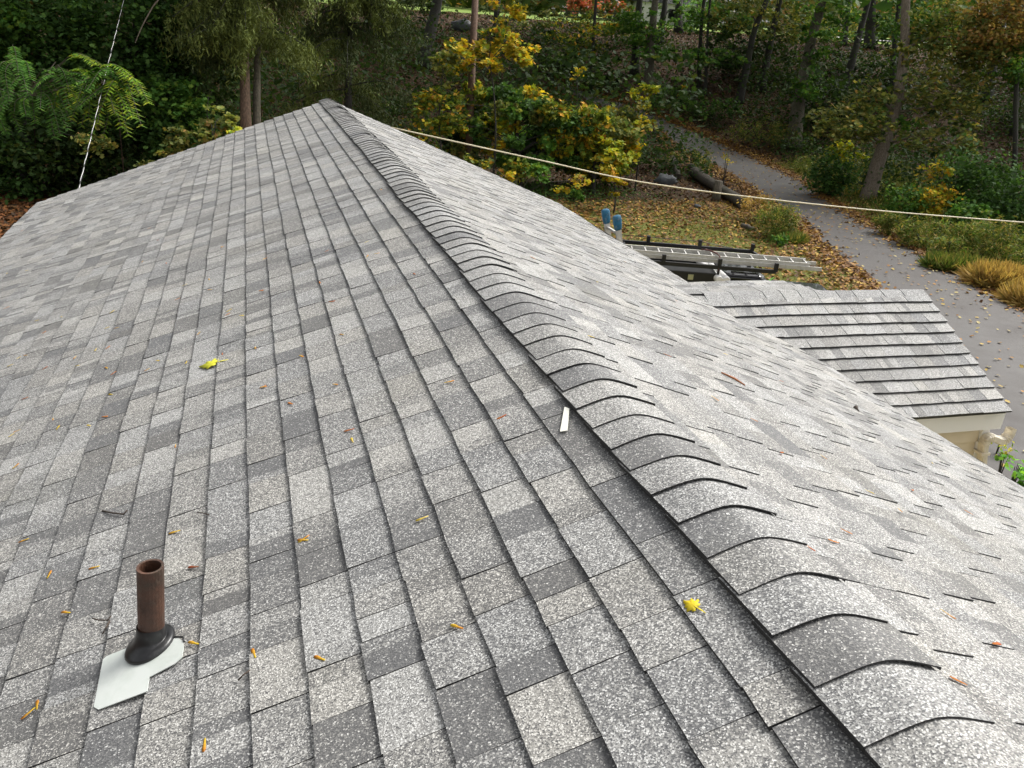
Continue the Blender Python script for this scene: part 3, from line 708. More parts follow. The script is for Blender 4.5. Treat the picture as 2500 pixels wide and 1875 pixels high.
# ------------------------------------------------------------------ ladder leaning on the right eave
lad = empty('leaning_ladder'); tag(lad, 'aluminium extension ladder with blue padded ends leaning on the right eave', 'ladder')
ex = WR*CP+0.03
def at_x(q, x): v = ray(q); return CAM+v*((x-CAM[0])/v[0])
ta, tb = at_x((1478, 545), ex-0.03), at_x((1513, 562), ex-0.03)
ym = (ta[1]+tb[1])/2; zm = (ta[2]+tb[2])/2; hw = 0.21
dirv = np.array([-0.24, 0, 0.97]); 
for sgn in (-1, 1):
    t_ = np.array([ex-0.03, ym+sgn*hw, zm]); foot = t_-dirv*((t_[2]-GZ)/dirv[2])
    mb = MB(); mb.bar(foot, t_+dirv*0.02, 0.03, 0.085, up=(1, 0, 0)); mb.build('rail', M['alu'], lad)
    mb = MB(); c = t_+dirv*0.10; ring = []
    u = np.array([0, 1, 0]); w_ = np.cross(dirv, u)
    prof = [(-.10, .024, .040), (-.085, .032, .052), (0.0, .038, .060), (.07, .040, .062), (.10, .036, .056), (.112, .024, .036)]
    vs = []
    for f, ru, rw in prof:
        for k in range(12):
            t = 2*math.pi*k/12; cu = math.copysign(abs(math.cos(t))**.6, math.cos(t)); sw = math.copysign(abs(math.sin(t))**.6, math.sin(t)); vs.append(c+dirv*f+u*cu*ru+w_*sw*rw)
    mb.add(vs, [(i*12+k, i*12+(k+1) % 12, (i+1)*12+(k+1) % 12, (i+1)*12+k) for i in range(5) for k in range(12)]+[tuple(range(12))[::-1], tuple(60+k for k in range(12))], smooth=True)
    mb.build('padded_end', M['mitt'], lad)
k = 0.0
while True:
    c = np.array([ex-0.03, ym, zm])-dirv*(0.06+k*0.305)
    if c[2] < GZ+.15: break
    mb = MB(); mb.bar(c-np.array([0, hw, 0]), c+np.array([0, hw, 0]), .032, .032); mb.build('rung', M['alu'], lad); k += 1

# ------------------------------------------------------------------ pickup truck with rack
Tt = Vector((.950, -.312, 0)); Tn = Vector((.312, .950, 0))
trk = empty('pickup_truck'); tag(trk, 'black pickup truck with ladder rack parked on the lawn beyond the porch roof', 'truck')
def tp(t, n, z): return Tt*t+Tn*n+Vector((0, 0, z))
TM = Matrix(((Tt.x, Tn.x, 0, 0), (Tt.y, Tn.y, 0, 0), (0, 0, 1, 0), (0, 0, 0, 1)))
def tbox(name, a, b, mat, bev=0.0):
    mb = MB(); mb.box(a, b, M=TM); o = mb.build(name, mat, trk)
    if bev:
        m_ = o.modifiers.new('bevel', 'BEVEL'); m_.width = bev; m_.segments = 3
    return o
n0, n1 = 18.08, 19.92; gz = GZ
tbox('chassis', (1.2, n0+.35, gz+.42), (6.1, n1-.35, gz+.62), M['black'])
# bed: floor and sides
for a, b in (((.95, n0, gz+.62), (3.45, n0+.09, gz+1.28)), ((.95, n1-.09, gz+.62), (3.45, n1, gz+1.28)), ((.95, n0+.09, gz+.62), (1.02, n1-.09, gz+1.24)), ((3.38, n0+.09, gz+.62), (3.45, n1-.09, gz+1.28))):
    tbox('bed_side', a, b, M['blackpaint'], .02)
tbox('bed_floor', (1.02, n0+.09, gz+.68), (3.38, n1-.09, gz+.74), M['black'])
# cab as lofted shell
def loft(secs):
    mb = MB(); vs = []
    for z, t0, t1, m0, m1 in secs:
        ch = .10; pts = [(t0+ch, m0), (t1-ch, m0), (t1, m0+ch*1.4), (t1, m1-ch*1.4), (t1-ch, m1), (t0+ch, m1), (t0, m1-ch), (t0, m0+ch)]
        vs += [tp(a, b, z) for a, b in pts]
    k = len(secs)
    mb.add(vs, [(i*8+j, i*8+(j+1) % 8, (i+1)*8+(j+1) % 8, (i+1)*8+j) for i in range(k-1) for j in range(8)]+[tuple(range((k-1)*8, k*8)), tuple(range(8))[::-1]])
    return mb
def bev(o, w_): m_ = o.modifiers.new('bevel', 'BEVEL'); m_.width = w_; m_.segments = 3; m_.limit_method = 'ANGLE'; return o
bev(loft([(gz+.45, 3.46, 5.25, n0, n1), (gz+.95, 3.46, 5.25, n0-.02, n1+.02), (gz+1.22, 3.47, 5.2, n0+.02, n1-.02)]).build('cab_lower', M['blackpaint'], trk), .04)
bev(loft([(gz+1.20, 3.50, 5.12, n0+.04, n1-.04), (gz+1.66, 3.58, 4.57, n0+.19, n1-.19)]).build('cab_glass', M['glass'], trk), .02)
bev(loft([(gz+1.655, 3.54, 4.61, n0+.16, n1-.16), (gz+1.77, 3.58, 4.52, n0+.20, n1-.20), (gz+1.825, 3.72, 4.40, n0+.34, n1-.34)]).build('cab_roof', M['blackpaint'], trk), .05)
for n_, s_ in ((n0+.115, 1), (n1-.115, -1)):
    for ta_, tb_ in ((5.1, 4.57), (3.52, 3.60), (4.25, 4.25)):
        mb = MB(); mb.bar(tp(ta_, n_-.075*s_, gz+1.20), tp(tb_, n_+.065*s_, gz+1.70), .07, .03, up=tuple(Tn)); mb.build('window_pillar', M['blackpaint'], trk)
for m_ in (0.62, 1.22):
    mb = MB(); mb.bar(tp(3.75, n0+m_-.3, gz+1.822), tp(4.4, n0+m_-.3, gz+1.822), .05, .012); mb.build('roof_rib', M['blackpaint'], trk)
bev(loft([(gz+.50, 5.15, 6.5, n0, n1), (gz+.95, 5.15, 6.55, n0, n1), (gz+1.24, 5.10, 6.45, n0+.05, n1-.05), (gz+1.37, 4.95, 6.30, n0+.25, n1-.25)]).build('hood', M['blackpaint'], trk), .06)
tbox('front_bumper', (6.5, n0+.03, gz+.42), (6.66, n1-.03, gz+.66), M['chrome'], .03)
tbox('rear_bumper', (.78, n0+.05, gz+.45), (.93, n1-.05, gz+.62), M['chrome'], .03)
tbox('grille', (6.53, n0+.45, gz+.70), (6.57, n1-.45, gz+.95), M['black'])
for n_ in (n0+.22, n1-.22): tbox('headlight', (6.50, n_-.15, gz+.74), (6.575, n_+.15, gz+.93), M['glass'], .02)
for n_ in (n0+.08, n1-.08): tbox('tail_light', (.93, n_-.06, gz+.85), (.955, n_+.06, gz+1.15), plain('red_lens', (.3, .01, .01), .2))
for t_ in (1.95, 5.65):
    for n_ in (n0+.02, n1-.02):
        wh = MB(); c = tp(t_, n_, gz+.38); s_ = 1 if n_ > 19 else -1
        wh.tube([c-Tn*.13, c-Tn*.11, c+Tn*.11, c+Tn*.13], [.33, .38, .38, .33], 24); wo_ = wh.build('wheel', M['tyre'], trk)
        rm = MB(); rm.tube([c+Tn*(s_*.10), c+Tn*(s_*.138)], [.22, .20], 20); rm.build('rim', M['chrome'], wo_)
for n_, s_ in ((n0-.0, -1), (n1+.0, 1)):
    mb = MB(); c = tp(4.95, n_+.14*s_, gz+1.22); mb.box((4.88, n_+.04*s_, gz+1.14), (5.0, n_+.22*s_, gz+1.36), M=TM); mb.build('side_mirror', M['black'], trk)
# side tool boxes on the bed rails
for a, b, lt in ((n0-.02, n0+.42, 1), (n1-.42, n1+.02, 0)):
    o = tbox('tool_box', (1.0, a, gz+1.30), (3.36, b, gz+1.82), M['black'], .015)
    if lt:
        for t_ in (1.7, 2.78):
            mb = MB(); mb.box((t_-.06, a-.02, gz+1.64), (t_+.06, a-.002, gz+1.76), M=TM); mb.build('latch', M['chrome'], o)
mb = MB(); c = tp(4.70, n0+.46, gz+1.63); u_ = (tp(4.5, 0, 0)-tp(5.0, 0, .48)).normalized(); vs = []
for k in range(20):
    t = 2*math.pi*k/20; vs.append(c+Tn*math.cos(t)*.05+u_*math.sin(t)*.11)
mb.add(vs+[v+Vector((0, 0, .012))+Tt*.01 for v in vs], [tuple(range(20)), tuple(range(20, 40))]); mb.build('green_sticker', M['green'], trk)
# ladder rack: two rails, posts, cross bars
rack = MB(); rz = -3.43
rack.bar(tp(.5, n0-.03, rz), tp(4.66, n0-.03, rz), .075, .085); rk = rack.build('rack_rail', M['black'], trk)
mb = MB(); mb.bar(tp(.5, n1, rz), tp(4.57, n1, rz), .075, .085); mb.build('rack_rail', M['black'], trk)
mb = MB(); mb.bar(tp(4.56, n1, rz), tp(4.78, n1-.55, rz-.05), .055, .055); mb.build('rack_brace', M['black'], trk)
for t_ in (.95, 2.12, 3.38, 4.65):
    mb = MB(); mb.bar(tp(t_, n0-.03, rz), tp(t_, n0-.03, rz+.20), .085, .08, up=tuple(Tt)); mb.build('rack_post', M['black'], trk)
for t_ in (.8, 2.0, 3.27, 4.56):
    mb = MB(); mb.bar(tp(t_, n1, rz-.02), tp(t_, n1, rz+.19), .085, .08, up=tuple(Tt)); mb.build('rack_post', M['black'], trk)
for ta_, tb_ in ((3.38, 3.42), (1.4, 1.4)):
    mb = MB(); mb.bar(tp(ta_, n0, rz-.02), tp(tb_, n1, rz-.02), .05, .05); mb.build('rack_crossbar', M['black'], trk)
    for n_ in (n0-.03, n1):
        mb = MB(); mb.bar(tp(ta_, n_, rz), tp(ta_, n_, gz+1.3), .05, .05, up=tuple(Tt)); mb.build('rack_leg', M['black'], trk)
mb = MB(); P_ = [tp(.2, n1+.02, rz+.17), tp(2.0, n1, rz+.16), tp(3.27, n1, rz+.15), tp(4.2, n1, rz+.03)]; mb.tube(P_, .008, 5); mb.build('rack_cord', M['black'], trk)
# extension ladder on the rack
el = empty('extension_ladder'); tag(el, 'long aluminium extension ladder strapped flat on the truck rack', 'ladder')
lz_ = -3.31
for sec, (na, nb, t0, t1, zz) in enumerate(((18.20, 18.64, -.9, 5.72, lz_), (18.24, 18.60, -.6, 5.45, lz_+.07))):
    for n_ in (na, nb):
        mb = MB(); z_ = zz-(.02 if n_ == na else 0); mb.bar(tp(t0, n_, z_), tp(t1, n_, z_), .03, .085); mb.build('rail', M['alu'], el)
    t_ = t0+.2
    while t_ < t1-.05:
        mb = MB(); mb.tube([tp(t_, na, zz-.01), tp(t_, nb, zz+.01)], .018, 6); mb.build('rung', M['alu'], el); t_ += .305
mb = MB(); P_ = [tp(3.15, 18.66, lz_+.13), tp(3.2, 18.5, lz_+.15), tp(3.3, 18.35, lz_+.14), tp(3.38, 18.16, lz_+.10), tp(3.37, 18.03, lz_-.10), tp(3.36, 18.03, lz_-.2)]
mb.tube(spline(P_, 4), .014, 5); P_ = [tp(3.05, 18.62, lz_+.13), tp(3.2, 18.45, lz_+.16), tp(3.35, 18.3, lz_+.13)]; mb.tube(P_, .018, 5); tag(mb.build('ratchet_strap', M['rope']), 'maroon strap tying the ladder to the truck rack', 'strap')
for i, (dt, lab) in enumerate(((0, 'left of two white tubes lying across the truck behind the cab'), (.17, 'right of two white tubes lying across the truck behind the cab'))):
    mb = MB(); a = tp(3.40+dt, n0-.15, gz+1.72); b = tp(3.14+dt, n1+.10, gz+1.78)
    if i == 1: b = tp(3.18+dt, n1-.25, gz+1.77)
    d_ = (b-a).normalized(); mb.tube([a-d_*.02, a, b, b+d_*.02], [.07, .085, .085, .07], 16); tag(mb.build('white_tube', M['pvc']), lab, 'tube', 'white tubes on the truck')

# ------------------------------------------------------------------ foliage
def leaf_template(kind):
    if kind == 'maple':
        o = [(-.50, 0), (-.18, .10), (-.34, .42), (.0, .28), (.10, .50), (.22, .22), (.55, 0), (.22, -.22), (.10, -.50), (.0, -.28), (-.34, -.42), (-.18, -.10)]
        V = [(0.05, 0, -.06)]+[(a, b, .10*abs(b)) for a, b in o]; n = len(o)
        return np.array(V), np.array([(0, 1+i, 1+(i+1) % n) for i in range(n)])
    if kind == 'mid':     # 6 triangles, lobed silhouette
        o = [(-.5, 0), (-.30, .38), (.02, .24), (.14, .46), (.52, 0), (.14, -.46), (.02, -.24), (-.30, -.38)]
        V = [(a, b, .14*abs(b)) for a, b in o]
        return np.array(V), np.array([(0, 1, 2), (0, 2, 4), (2, 3, 4), (0, 4, 6), (4, 5, 6), (0, 6, 7)])
    if kind == 'oval':
        V = [(-.5, 0, 0), (-.05, .26, .06), (.5, 0, -.04), (-.05, -.26, .06)]
        return np.array(V), np.array([(0, 1, 2), (0, 2, 3)])[:, ::-1]
    if kind == 'blade':
        V = [(0, .028, 0), (0, -.028, 0), (.55, .02, .12), (1.0, 0, .38)]
        return np.array(V), np.array([(0, 1, 2), (1, 3, 2)])
    if kind == 'lance':
        V = [(-.5, 0, 0), (-.22, .15, .03), (.5, 0, -.09), (-.22, -.15, .03)]
        return np.array(V), np.array([(0, 1, 2), (0, 2, 3)])[:, ::-1]
    V = [(-.5, 0, 0), (0, .09, .0), (.5, 0, 0), (0, -.09, .0)]
    return np.array(V), np.array([(0, 1, 2), (0, 2, 3)])
TPL = {k: leaf_template(k) for k in ('maple', 'mid', 'oval', 'blade', 'needle', 'lance')}
def basis(n, nrm, spin=None, r=rng):
    nrm = nrm/np.linalg.norm(nrm, axis=1, keepdims=True)
    h = r.standard_normal((n, 3)) if spin is None else spin
    u = h-(h*nrm).sum(1, keepdims=True)*nrm; u /= np.linalg.norm(u, axis=1, keepdims=True)+1e-9
    return u, np.cross(nrm, u), nrm
def leaves_arrays(kind, pos, u, v, n, size, col):
    T, F = TPL[kind]; k = len(T); N = len(pos)
    size = np.broadcast_to(size, (N,))
    V = pos[:, None, :]+size[:, None, None]*(T[None, :, 0:1]*u[:, None]+T[None, :, 1:2]*v[:, None]+T[None, :, 2:3]*n[:, None])
    FF = (F[None]+(np.arange(N)*k)[:, None, None]).reshape(-1, 3)
    return V.reshape(-1, 3), FF, np.repeat(col, k, 0)
class Foliage:
    def __init__(s): s.V = []; s.F = []; s.C = []; s.n = 0
    def add(s, V, F, C): s.V.append(V); s.F.append(F+s.n); s.C.append(C); s.n += len(V)
    def build(s, name, parent=None, mat=None, origin=None):
        V = np.concatenate(s.V)
        if origin is not None: V = V-np.array(origin)
        return np_mesh(name, V, np.concatenate(s.F), np.concatenate(s.C), mat or M['leaf'], parent)
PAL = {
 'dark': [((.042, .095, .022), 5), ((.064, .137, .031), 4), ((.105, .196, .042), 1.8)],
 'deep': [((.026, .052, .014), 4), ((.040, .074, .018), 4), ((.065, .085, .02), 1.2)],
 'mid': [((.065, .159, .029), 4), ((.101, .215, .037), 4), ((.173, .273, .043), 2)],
 'oldgold': [((.161, .193, .052), 4), ((.225, .239, .062), 4), ((.347, .297, .077), 2), ((.084, .129, .036), 3), ((.438, .270, .091), .5)],
 'maple': [((.084, .140, .025), 4), ((.155, .211, .030), 4), ((.280, .308, .041), 2.5), ((.588, .435, .041), 1.6), ((.672, .349, .049), .8), ((.420, .183, .041), .3)],
 'gold': [((.560, .403, .028), 4), ((.448, .381, .034), 3), ((.224, .269, .034), 3), ((.560, .291, .034), 1.5)],
 'lime': [((.330, .374, .033), 3), ((.462, .440, .033), 3), ((.165, .264, .033), 2), ((.550, .418, .033), 1)],
 'orange': [((.40, .20, .07), 2), ((.30, .20, .06), 3), ((.19, .17, .045), 4), ((.44, .30, .09), 2)],
 'red': [((.42, .10, .06), 3), ((.35, .16, .08), 2), ((.25, .08, .04), 1)],
 'litter': [((.17, .085, .03), 4), ((.26, .13, .04), 3), ((.36, .19, .05), 2.5), ((.46, .30, .06), 1.6), ((.10, .05, .022), 3)],
 'wlitter': [((.085, .045, .02), 4), ((.14, .075, .03), 3), ((.20, .11, .045), 2), ((.05, .028, .014), 4), ((.28, .20, .10), .4)],
 'grass': [((.120, .168, .024), 4), ((.204, .204, .036), 3), ((.312, .228, .060), 2), ((.072, .144, .018), 2)],
 'straw': [((.546, .377, .130), 4), ((.442, .286, .091), 3), ((.286, .221, .065), 2)],
 'weed': [((.086, .143, .029), 4), ((.157, .200, .043), 4), ((.272, .257, .072), 3), ((.372, .272, .086), 1.2)],
}
def pal(name, n, r=rng, var=.22):
    P = PAL[name]; w_ = np.array([p[1] for p in P]); i = r.choice(len(P), n, p=w_/w_.sum())
    return np.array([p[0] for p in P])[i]*r.uniform(1-var, 1+var, (n, 1))
def ell_points(n, c, rad, flat, r=rng, per=30):
    """leaf positions in small clumps hung along sprays inside an ellipsoid; more towards the skin"""
    m = max(3, n//per)
    d = r.standard_normal((m, 3)); d /= np.linalg.norm(d, axis=1, keepdims=True)
    cc = c+d*(r.uniform(.25, 1.12, (m, 1))**.6)*rad
    k = r.integers(0, m, n); cr = np.clip(np.min(rad), .35, 1.6)*r.uniform(.10, .34, m)
    off = r.standard_normal((n, 3))*cr[k][:, None]; off[:, 2] *= flat
    global CLUMP
    CLUMP = r.uniform(.62, 1.45, m)[k][:, None]
    return cc[k]+off
CLUMP = 1.0
DENS = 2.1
def blob(fo, px, depth, rpx, n, palette, size, kind='mid', thick=.8, flat=.55, r=rng, per=30, tilt=.65):
    n = int(n*DENS); c = at_depth(px, depth); sx, sy = rpx[0]*depth/FPX, rpx[1]*depth/FPX
    p = ell_points(n, np.zeros(3), np.array([sx, max(.3, sx*thick), sy]), flat, r, per); cl = CLUMP
    hor = np.array([_F[0], _F[1], 0]); hor /= np.linalg.norm(hor)
    P = c+p[:, :1]*_R0+p[:, 1:2]*hor+p[:, 2:3]*np.array([0, 0, 1.])
    nr = np.array([0, 0, 1.])+r.standard_normal((n, 3))*tilt
    u, v, nn = basis(n, nr, r=r)
    fo.add(*leaves_arrays(kind, P, u, v, nn, size*r.uniform(.7, 1.35, n), pal(palette, n, r)*cl))
def tree(name, label, cat, trunk_px, depth, width_px, sprays, bark='bark', group=None, up=9.0, base=None, crown_up=None, limbs=True, r=None):
    """trunk from pixels (bottom first) at one depth, sprays = list of blob args; crown_up = (height, radius, n, palette)"""
    r = r or np.random.default_rng(abs(hash(label)) % 1000 if False else sum(map(ord, label)))
    pts = [at_depth(q, depth) for q in trunk_px]
    b = pts[0].copy(); gzv = float(hgt(b[0], b[1])); b0 = b.copy(); b0[2] = gzv-.15
    if b[2]-gzv > .25: pts = [b0]+pts
    else: pts[0] = b0
    t_ = pts[-1]-pts[-2]; t_ = t_/np.linalg.norm(t_); t_ = t_*.6+np.array([0, 0, .4]); t_ /= np.linalg.norm(t_)
    top = pts[-1]+t_*up; pts += [pts[-1]+t_*up*.5+r.standard_normal(3)*.12, top]
    R0 = width_px/2*depth/FPX
    root = empty(name, b0); tag(root, label, cat, group)
    P = spline(pts, 5); hh = np.array([p[2] for p in P]); f = (hh-hh[0])/(hh[-1]-hh[0]+1e-6)
    rad = R0*(1.12-.85*f+.45*np.exp(-f*14))
    mb = MB(); mb.tube([p-b0 for p in P], list(rad), 10, jitter=.05); mb.build('trunk', M[bark], root)
    fo = Foliage(); lb = MB(); any_l = False
    for s in sprays:
        sd_ = dict(thick=.8, flat=.5); sd_.update(s[6] if len(s) > 6 else {})
        px, dd, rp, n, pl, sz = s[:6]
        blob(fo, px, depth+dd, rp, n, pl, sz, r=r, **sd_)
        if limbs:
            c = at_depth(px, depth+dd); i = int(np.clip(np.searchsorted(hh, c[2]-.8), 1, len(P)-3)); a = P[i]
            midp = a*.5+c*.5+np.array([0, 0, .25]); lb = MB(); lb.tube([a-b0, midp-b0, c-b0], [max(.02, R0*.30), max(.014, R0*.18), .008], 5, cap=False); lb.build('limb', M[bark], root)
    if crown_up:
        hgt_, rd, n, pl = crown_up; cc = top+np.array([0, 0, hgt_])
        p = ell_points(n, cc, np.array([rd, rd, rd*.75]), .6, r, 20)
        nr = np.array([0, 0, 1.])+r.standard_normal((n, 3))*.6; u, v, nn = basis(n, nr, r=r)
        fo.add(*leaves_arrays('oval', p, u, v, nn, .55*r.uniform(.7, 1.3, n), pal(pl, n, r)))
        if limbs:
            for k in range(5):
                d_ = r.standard_normal(3); d_[2] = abs(d_[2]); e = top+d_/np.linalg.norm(d_)*rd*.6
                i = len(P)-1-k; lb = MB(); lb.tube([P[i]-b0, e-b0], [R0*.3, .03], 5, cap=False); lb.build('limb', M[bark], root)
    if fo.n: fo.build('crown', root, M['leaf'], b0)
    return root
UPW = (1.5, 5.0, 900, 'dark')

# left: dark broadleaf trees behind the far rake
tree('broadleaf_tree', 'dark green broadleaf tree filling the top left corner above the roof', 'tree', [(60, 420), (70, 200), (60, 20)], 29, 20,
     [((70, 60), 0, (170, 110), 2600, 'dark', .17), ((30, 90), -1, (70, 60), 500, 'mid', .17), ((60, 230), .5, (190, 120), 2400, 'dark', .16), ((20, 15), -1, (60, 40), 260, 'oldgold', .16), ((110, 380), .5, (170, 100), 2200, 'deep', .16), ((15, 420), -.5, (90, 80), 700, 'dark', .15), ((235, 345), -1.5, (70, 40), 160, 'oldgold', .15)], 'bark_dark', crown_up=UPW)
tree('broadleaf_tree', 'dark green broadleaf tree behind the striped wire left of the spruce', 'tree', [(330, 400), (325, 200), (335, 10)], 31, 20,
     [((300, 70), 0, (160, 120), 2600, 'dark', .16), ((430, 130), 1, (120, 130), 1900, 'deep', .16), ((330, 260), 0, (170, 110), 2600, 'dark', .16), ((430, 260), -1.5, (80, 60), 600, 'mid', .16), ((420, 330), -.5, (130, 70), 1300, 'dark', .15), ((250, 400), -.5, (160, 60), 1500, 'deep', .15), ((510, 190), 2, (80, 140), 900, 'deep', .15), ((190, 60), -1, (80, 60), 500, 'mid', .16)], 'bark_dark', crown_up=UPW)
tree('broadleaf_sapling', 'small maple sapling with yellow green leaves at the foot of the spruce', 'tree', [(520, 345), (515, 300)], 26, 5,
     [((535, 290), 0, (45, 35), 160, 'oldgold', .15), ((470, 340), 0, (70, 28), 260, 'oldgold', .14), ((575, 325), -.3, (28, 18), 60, 'lime', .15), ((390, 385), 0, (60, 25), 160, 'oldgold', .13)], 'bark_dark', up=.8)

# pinnate tree-of-heaven fronds at the left
def pinnate(label, px_list, depth, pl, base_px):
    root_p = at_depth(base_px, 28.5); root_p[2] = float(hgt(root_p[0], root_p[1])); root = empty('pinnate_tree', root_p); tag(root, label, 'tree')
    fo = Foliage(); lb = MB(); r = np.random.default_rng(len(px_list)+int(depth))
    hub = at_depth((px_list[0][0], px_list[0][1]), depth+2.0); px_list = px_list+[(x+R5.uniform(-28, 28), y+R5.uniform(-35, 20), ex_+R5.uniform(-35, 35), ey_+R5.uniform(-45, 15), p_) for (x, y, ex_, ey_, p_) in px_list for _ in range(2)]
    tr = MB(); tr.tube([root_p*0, (at_depth((px_list[0][0]+20, px_list[0][1]-10), 28.0)-root_p), hub-root_p], [.022, .018, .012], 6)
    for (x, y, ex_, ey_, pal_) in px_list:
        a = at_depth((x, y), depth+r.uniform(-.4, .4)); b = at_depth((ex_, ey_), depth+r.uniform(-1.0, -.2)); mid = (a+b)/2+np.array([0, 0, .16*np.linalg.norm(b-a)])
        b += r.standard_normal(3)*.08; S_ = spline([a, mid+r.standard_normal(3)*.06, b], 9); n = len(S_)
        lb.tube([p-root_p for p in S_], .006, 4, cap=False); lb.tube([hub-root_p, a-root_p], .008, 4, cap=False)
        pos = []; sp = []; nr = []
        for i in range(3, n):
            d_ = S_[i]-S_[i-1]; d_ /= np.linalg.norm(d_); side = np.cross(d_, [0, 0, 1.]); side /= np.linalg.norm(side)+1e-9
            for sgn in (-1, 1):
                l = d_*.45+side*sgn*.9+np.array([0, 0, -.28])+r.standard_normal(3)*.07; l /= np.linalg.norm(l)
                ln = .15*(1-.5*abs(i/n-.45))*r.uniform(.8, 1.2); pos.append(S_[i]+l*ln*.5); sp.append(l); nr.append(np.cross(l, side*sgn*.2+d_)*sgn+np.array([0, 0, .8]))
        pos = np.array(pos); u, v, nn = basis(len(pos), np.array(nr), np.array(sp), r)
        fo.add(*leaves_arrays('lance', pos, u, v, nn, .235*r.uniform(.75, 1.15, len(pos)), pal(pal_, len(pos), r, .25)*r.uniform(.6, 1.15)))
    tr.build('trunk', M['twig'], root); lb.build('stems', M['bark'], root); fo.build('fronds', root, M['leaf'], root_p)
PAL['frond'] = [((.07, .18, .03), 3), ((.10, .23, .036), 3), ((.15, .28, .04), 1)]
PAL['frondy'] = [((.22, .35, .03), 3), ((.36, .42, .035), 2), ((.12, .25, .03), 3)]
fr_ = []
R5 = random.Random(9)
for (x, y, ex_, ey_, p_) in [(60, 235, 25, 285, 'frond'), (80, 230, 90, 305, 'frond'), (95, 225, 145, 325, 'frond'), (110, 220, 165, 310, 'frond'), (120, 190, 180, 265, 'frond'), (130, 180, 80, 215, 'frond'), (60, 180, 10, 240, 'frond'), (40, 170, 70, 235, 'frond'), (150, 185, 215, 245, 'frond'), (20, 230, -20, 300, 'frond'), (15, 140, 60, 180, 'frond'), (160, 175, 230, 180, 'frondy'), (185, 210, 160, 260, 'frondy'), (5, 250, 5, 330, 'frond')]:
    fr_.append((x, y, ex_, ey_, p_))
pinnate('tree with drooping green feathery leaves left of the striped wire', fr_, 21.5, 'frond', (80, 400))
pinnate('branch tips with yellow green feathery leaves crossing the striped wire', [(262, 210, 262, 325, 'frondy'), (255, 215, 240, 305, 'frondy'), (268, 205, 318, 318, 'frondy'), (272, 198, 340, 292, 'frondy'), (265, 195, 322, 240, 'frondy'), (255, 200, 195, 300, 'frondy'), (270, 190, 300, 205, 'frond'), (250, 200, 210, 215, 'frond'), (245, 215, 200, 275, 'frond'), (255, 190, 235, 175, 'frond')], 20.5, 'frondy', (300, 420))

# spruces: hanging needle sprays
def spruce(label, trunk_px, depth, width_px, branches, n_each, bark='bark_red', two=None, size=.20):
    r = np.random.default_rng(sum(map(ord, label))); pts = [at_depth(q, depth) for q in trunk_px]
    b0 = pts[0].copy(); b0[2] = float(hgt(b0[0], b0[1]))-.15; root = empty('spruce_tree', b0); tag(root, label, 'tree')
    R0 = width_px/2*depth/FPX; top = pts[-1]+np.array([0, 0, 11.])
    P = spline([b0]+pts+[top], 5); mb = MB(); mb.tube([p-b0 for p in P], [R0*(1.1-.8*i/len(P)) for i in range(len(P))], 12, jitter=.05); mb.build('trunk', M[bark], root)
    fo = Foliage(); lb = MB()
    for (x0, y0, x1, y1, dd, pl) in branches:
        a = at_depth((x0, y0), depth); e = at_depth((x1, y1), depth+dd); mid = (a+e)/2+np.array([0, 0, .10*np.linalg.norm(e-a)])
        S_ = np.array(spline([a, mid, e], 12)); lb.tube([p-b0 for p in S_], list(np.linspace(.035, .008, len(S_))), 4, cap=False)
        m = int(n_each*1.7)//10; k = r.integers(2, len(S_), m); st = S_[k]+r.standard_normal((m, 3))*np.array([.22, .30, .05])
        ln = r.uniform(.25, 1.0, m)*np.where(r.random(m) < .3, 1.3, .8)
        for j in range(10):
            f = (j+.3)/10; pos = st+np.array([0, 0, -1.])*(ln*f)[:, None]+r.standard_normal((m, 3))*.05
            sp = np.array([0, 0, -1.])+r.standard_normal((m, 3))*.55; nr = r.standard_normal((m, 3)); u, v, nn = basis(m, nr, sp, r)
            fo.add(*leaves_arrays('needle', pos, u, v, nn, size*r.uniform(.7, 1.3, m), pal(pl, m, r)))
    n = 1800; cc = np.array([0, 0, 0.]); z_ = r.uniform(2, 12, n); an = r.uniform(0, 6.28, n); rr2 = (13-z_)*.32*r.uniform(.3, 1, n)
    p = np.stack([pts[-1][0]+np.cos(an)*rr2, pts[-1][1]+np.sin(an)*rr2, pts[-1][2]+z_], -1); u, v, nn = basis(n, np.array([0, 0, 1.])+r.standard_normal((n, 3))*.5, r=r)
    fo.add(*leaves_arrays('oval', p, u, v, nn, .6, pal('deep', n, r)))
    fo.build('needles', root, M['needle'], b0); lb.build('branches', M['bark_dark'], root); return root
PAL['sprucel'] = [((.109, .138, .032), 3), ((.145, .181, .043), 3), ((.080, .102, .026), 2), ((.189, .217, .058), 1)]
PAL['spruced'] = [((.044, .062, .020), 4), ((.062, .081, .025), 3), ((.088, .100, .030), 1)]
br = []
for i in range(20):
    x0, y0 = 600, R5.uniform(-260, 120); sd_ = R5.choice([-1, -1, 1]); L_ = R5.uniform(60, 180); br.append((x0, y0, x0+sd_*L_, y0+R5.uniform(10, 90), R5.uniform(-2.2, .8), R5.choice(['sprucel', 'sprucel', 'spruced'])))
br += [(600, 20, 560, 120, -1.4, 'sprucel'), (600, 0, 600, 90, -1.8, 'sprucel'), (600, -40, 520, 60, -1.6, 'sprucel'), (600, -30, 640, 40, -1.6, 'sprucel'), (600, 40, 580, 150, -1.0, 'sprucel')]
spruce('spruce with a red brown trunk, left of two standing close together', [(601, 330), (597, 150), (592, 0)], 30, 31, br, 620)
br = []
for i in range(16):
    x0, y0 = 628, R5.uniform(-260, 90); br.append((x0, y0, x0+R5.uniform(30, 170), y0+R5.uniform(10, 80), R5.uniform(-1.5, 1.5), R5.choice(['sprucel', 'spruced', 'spruced'])))
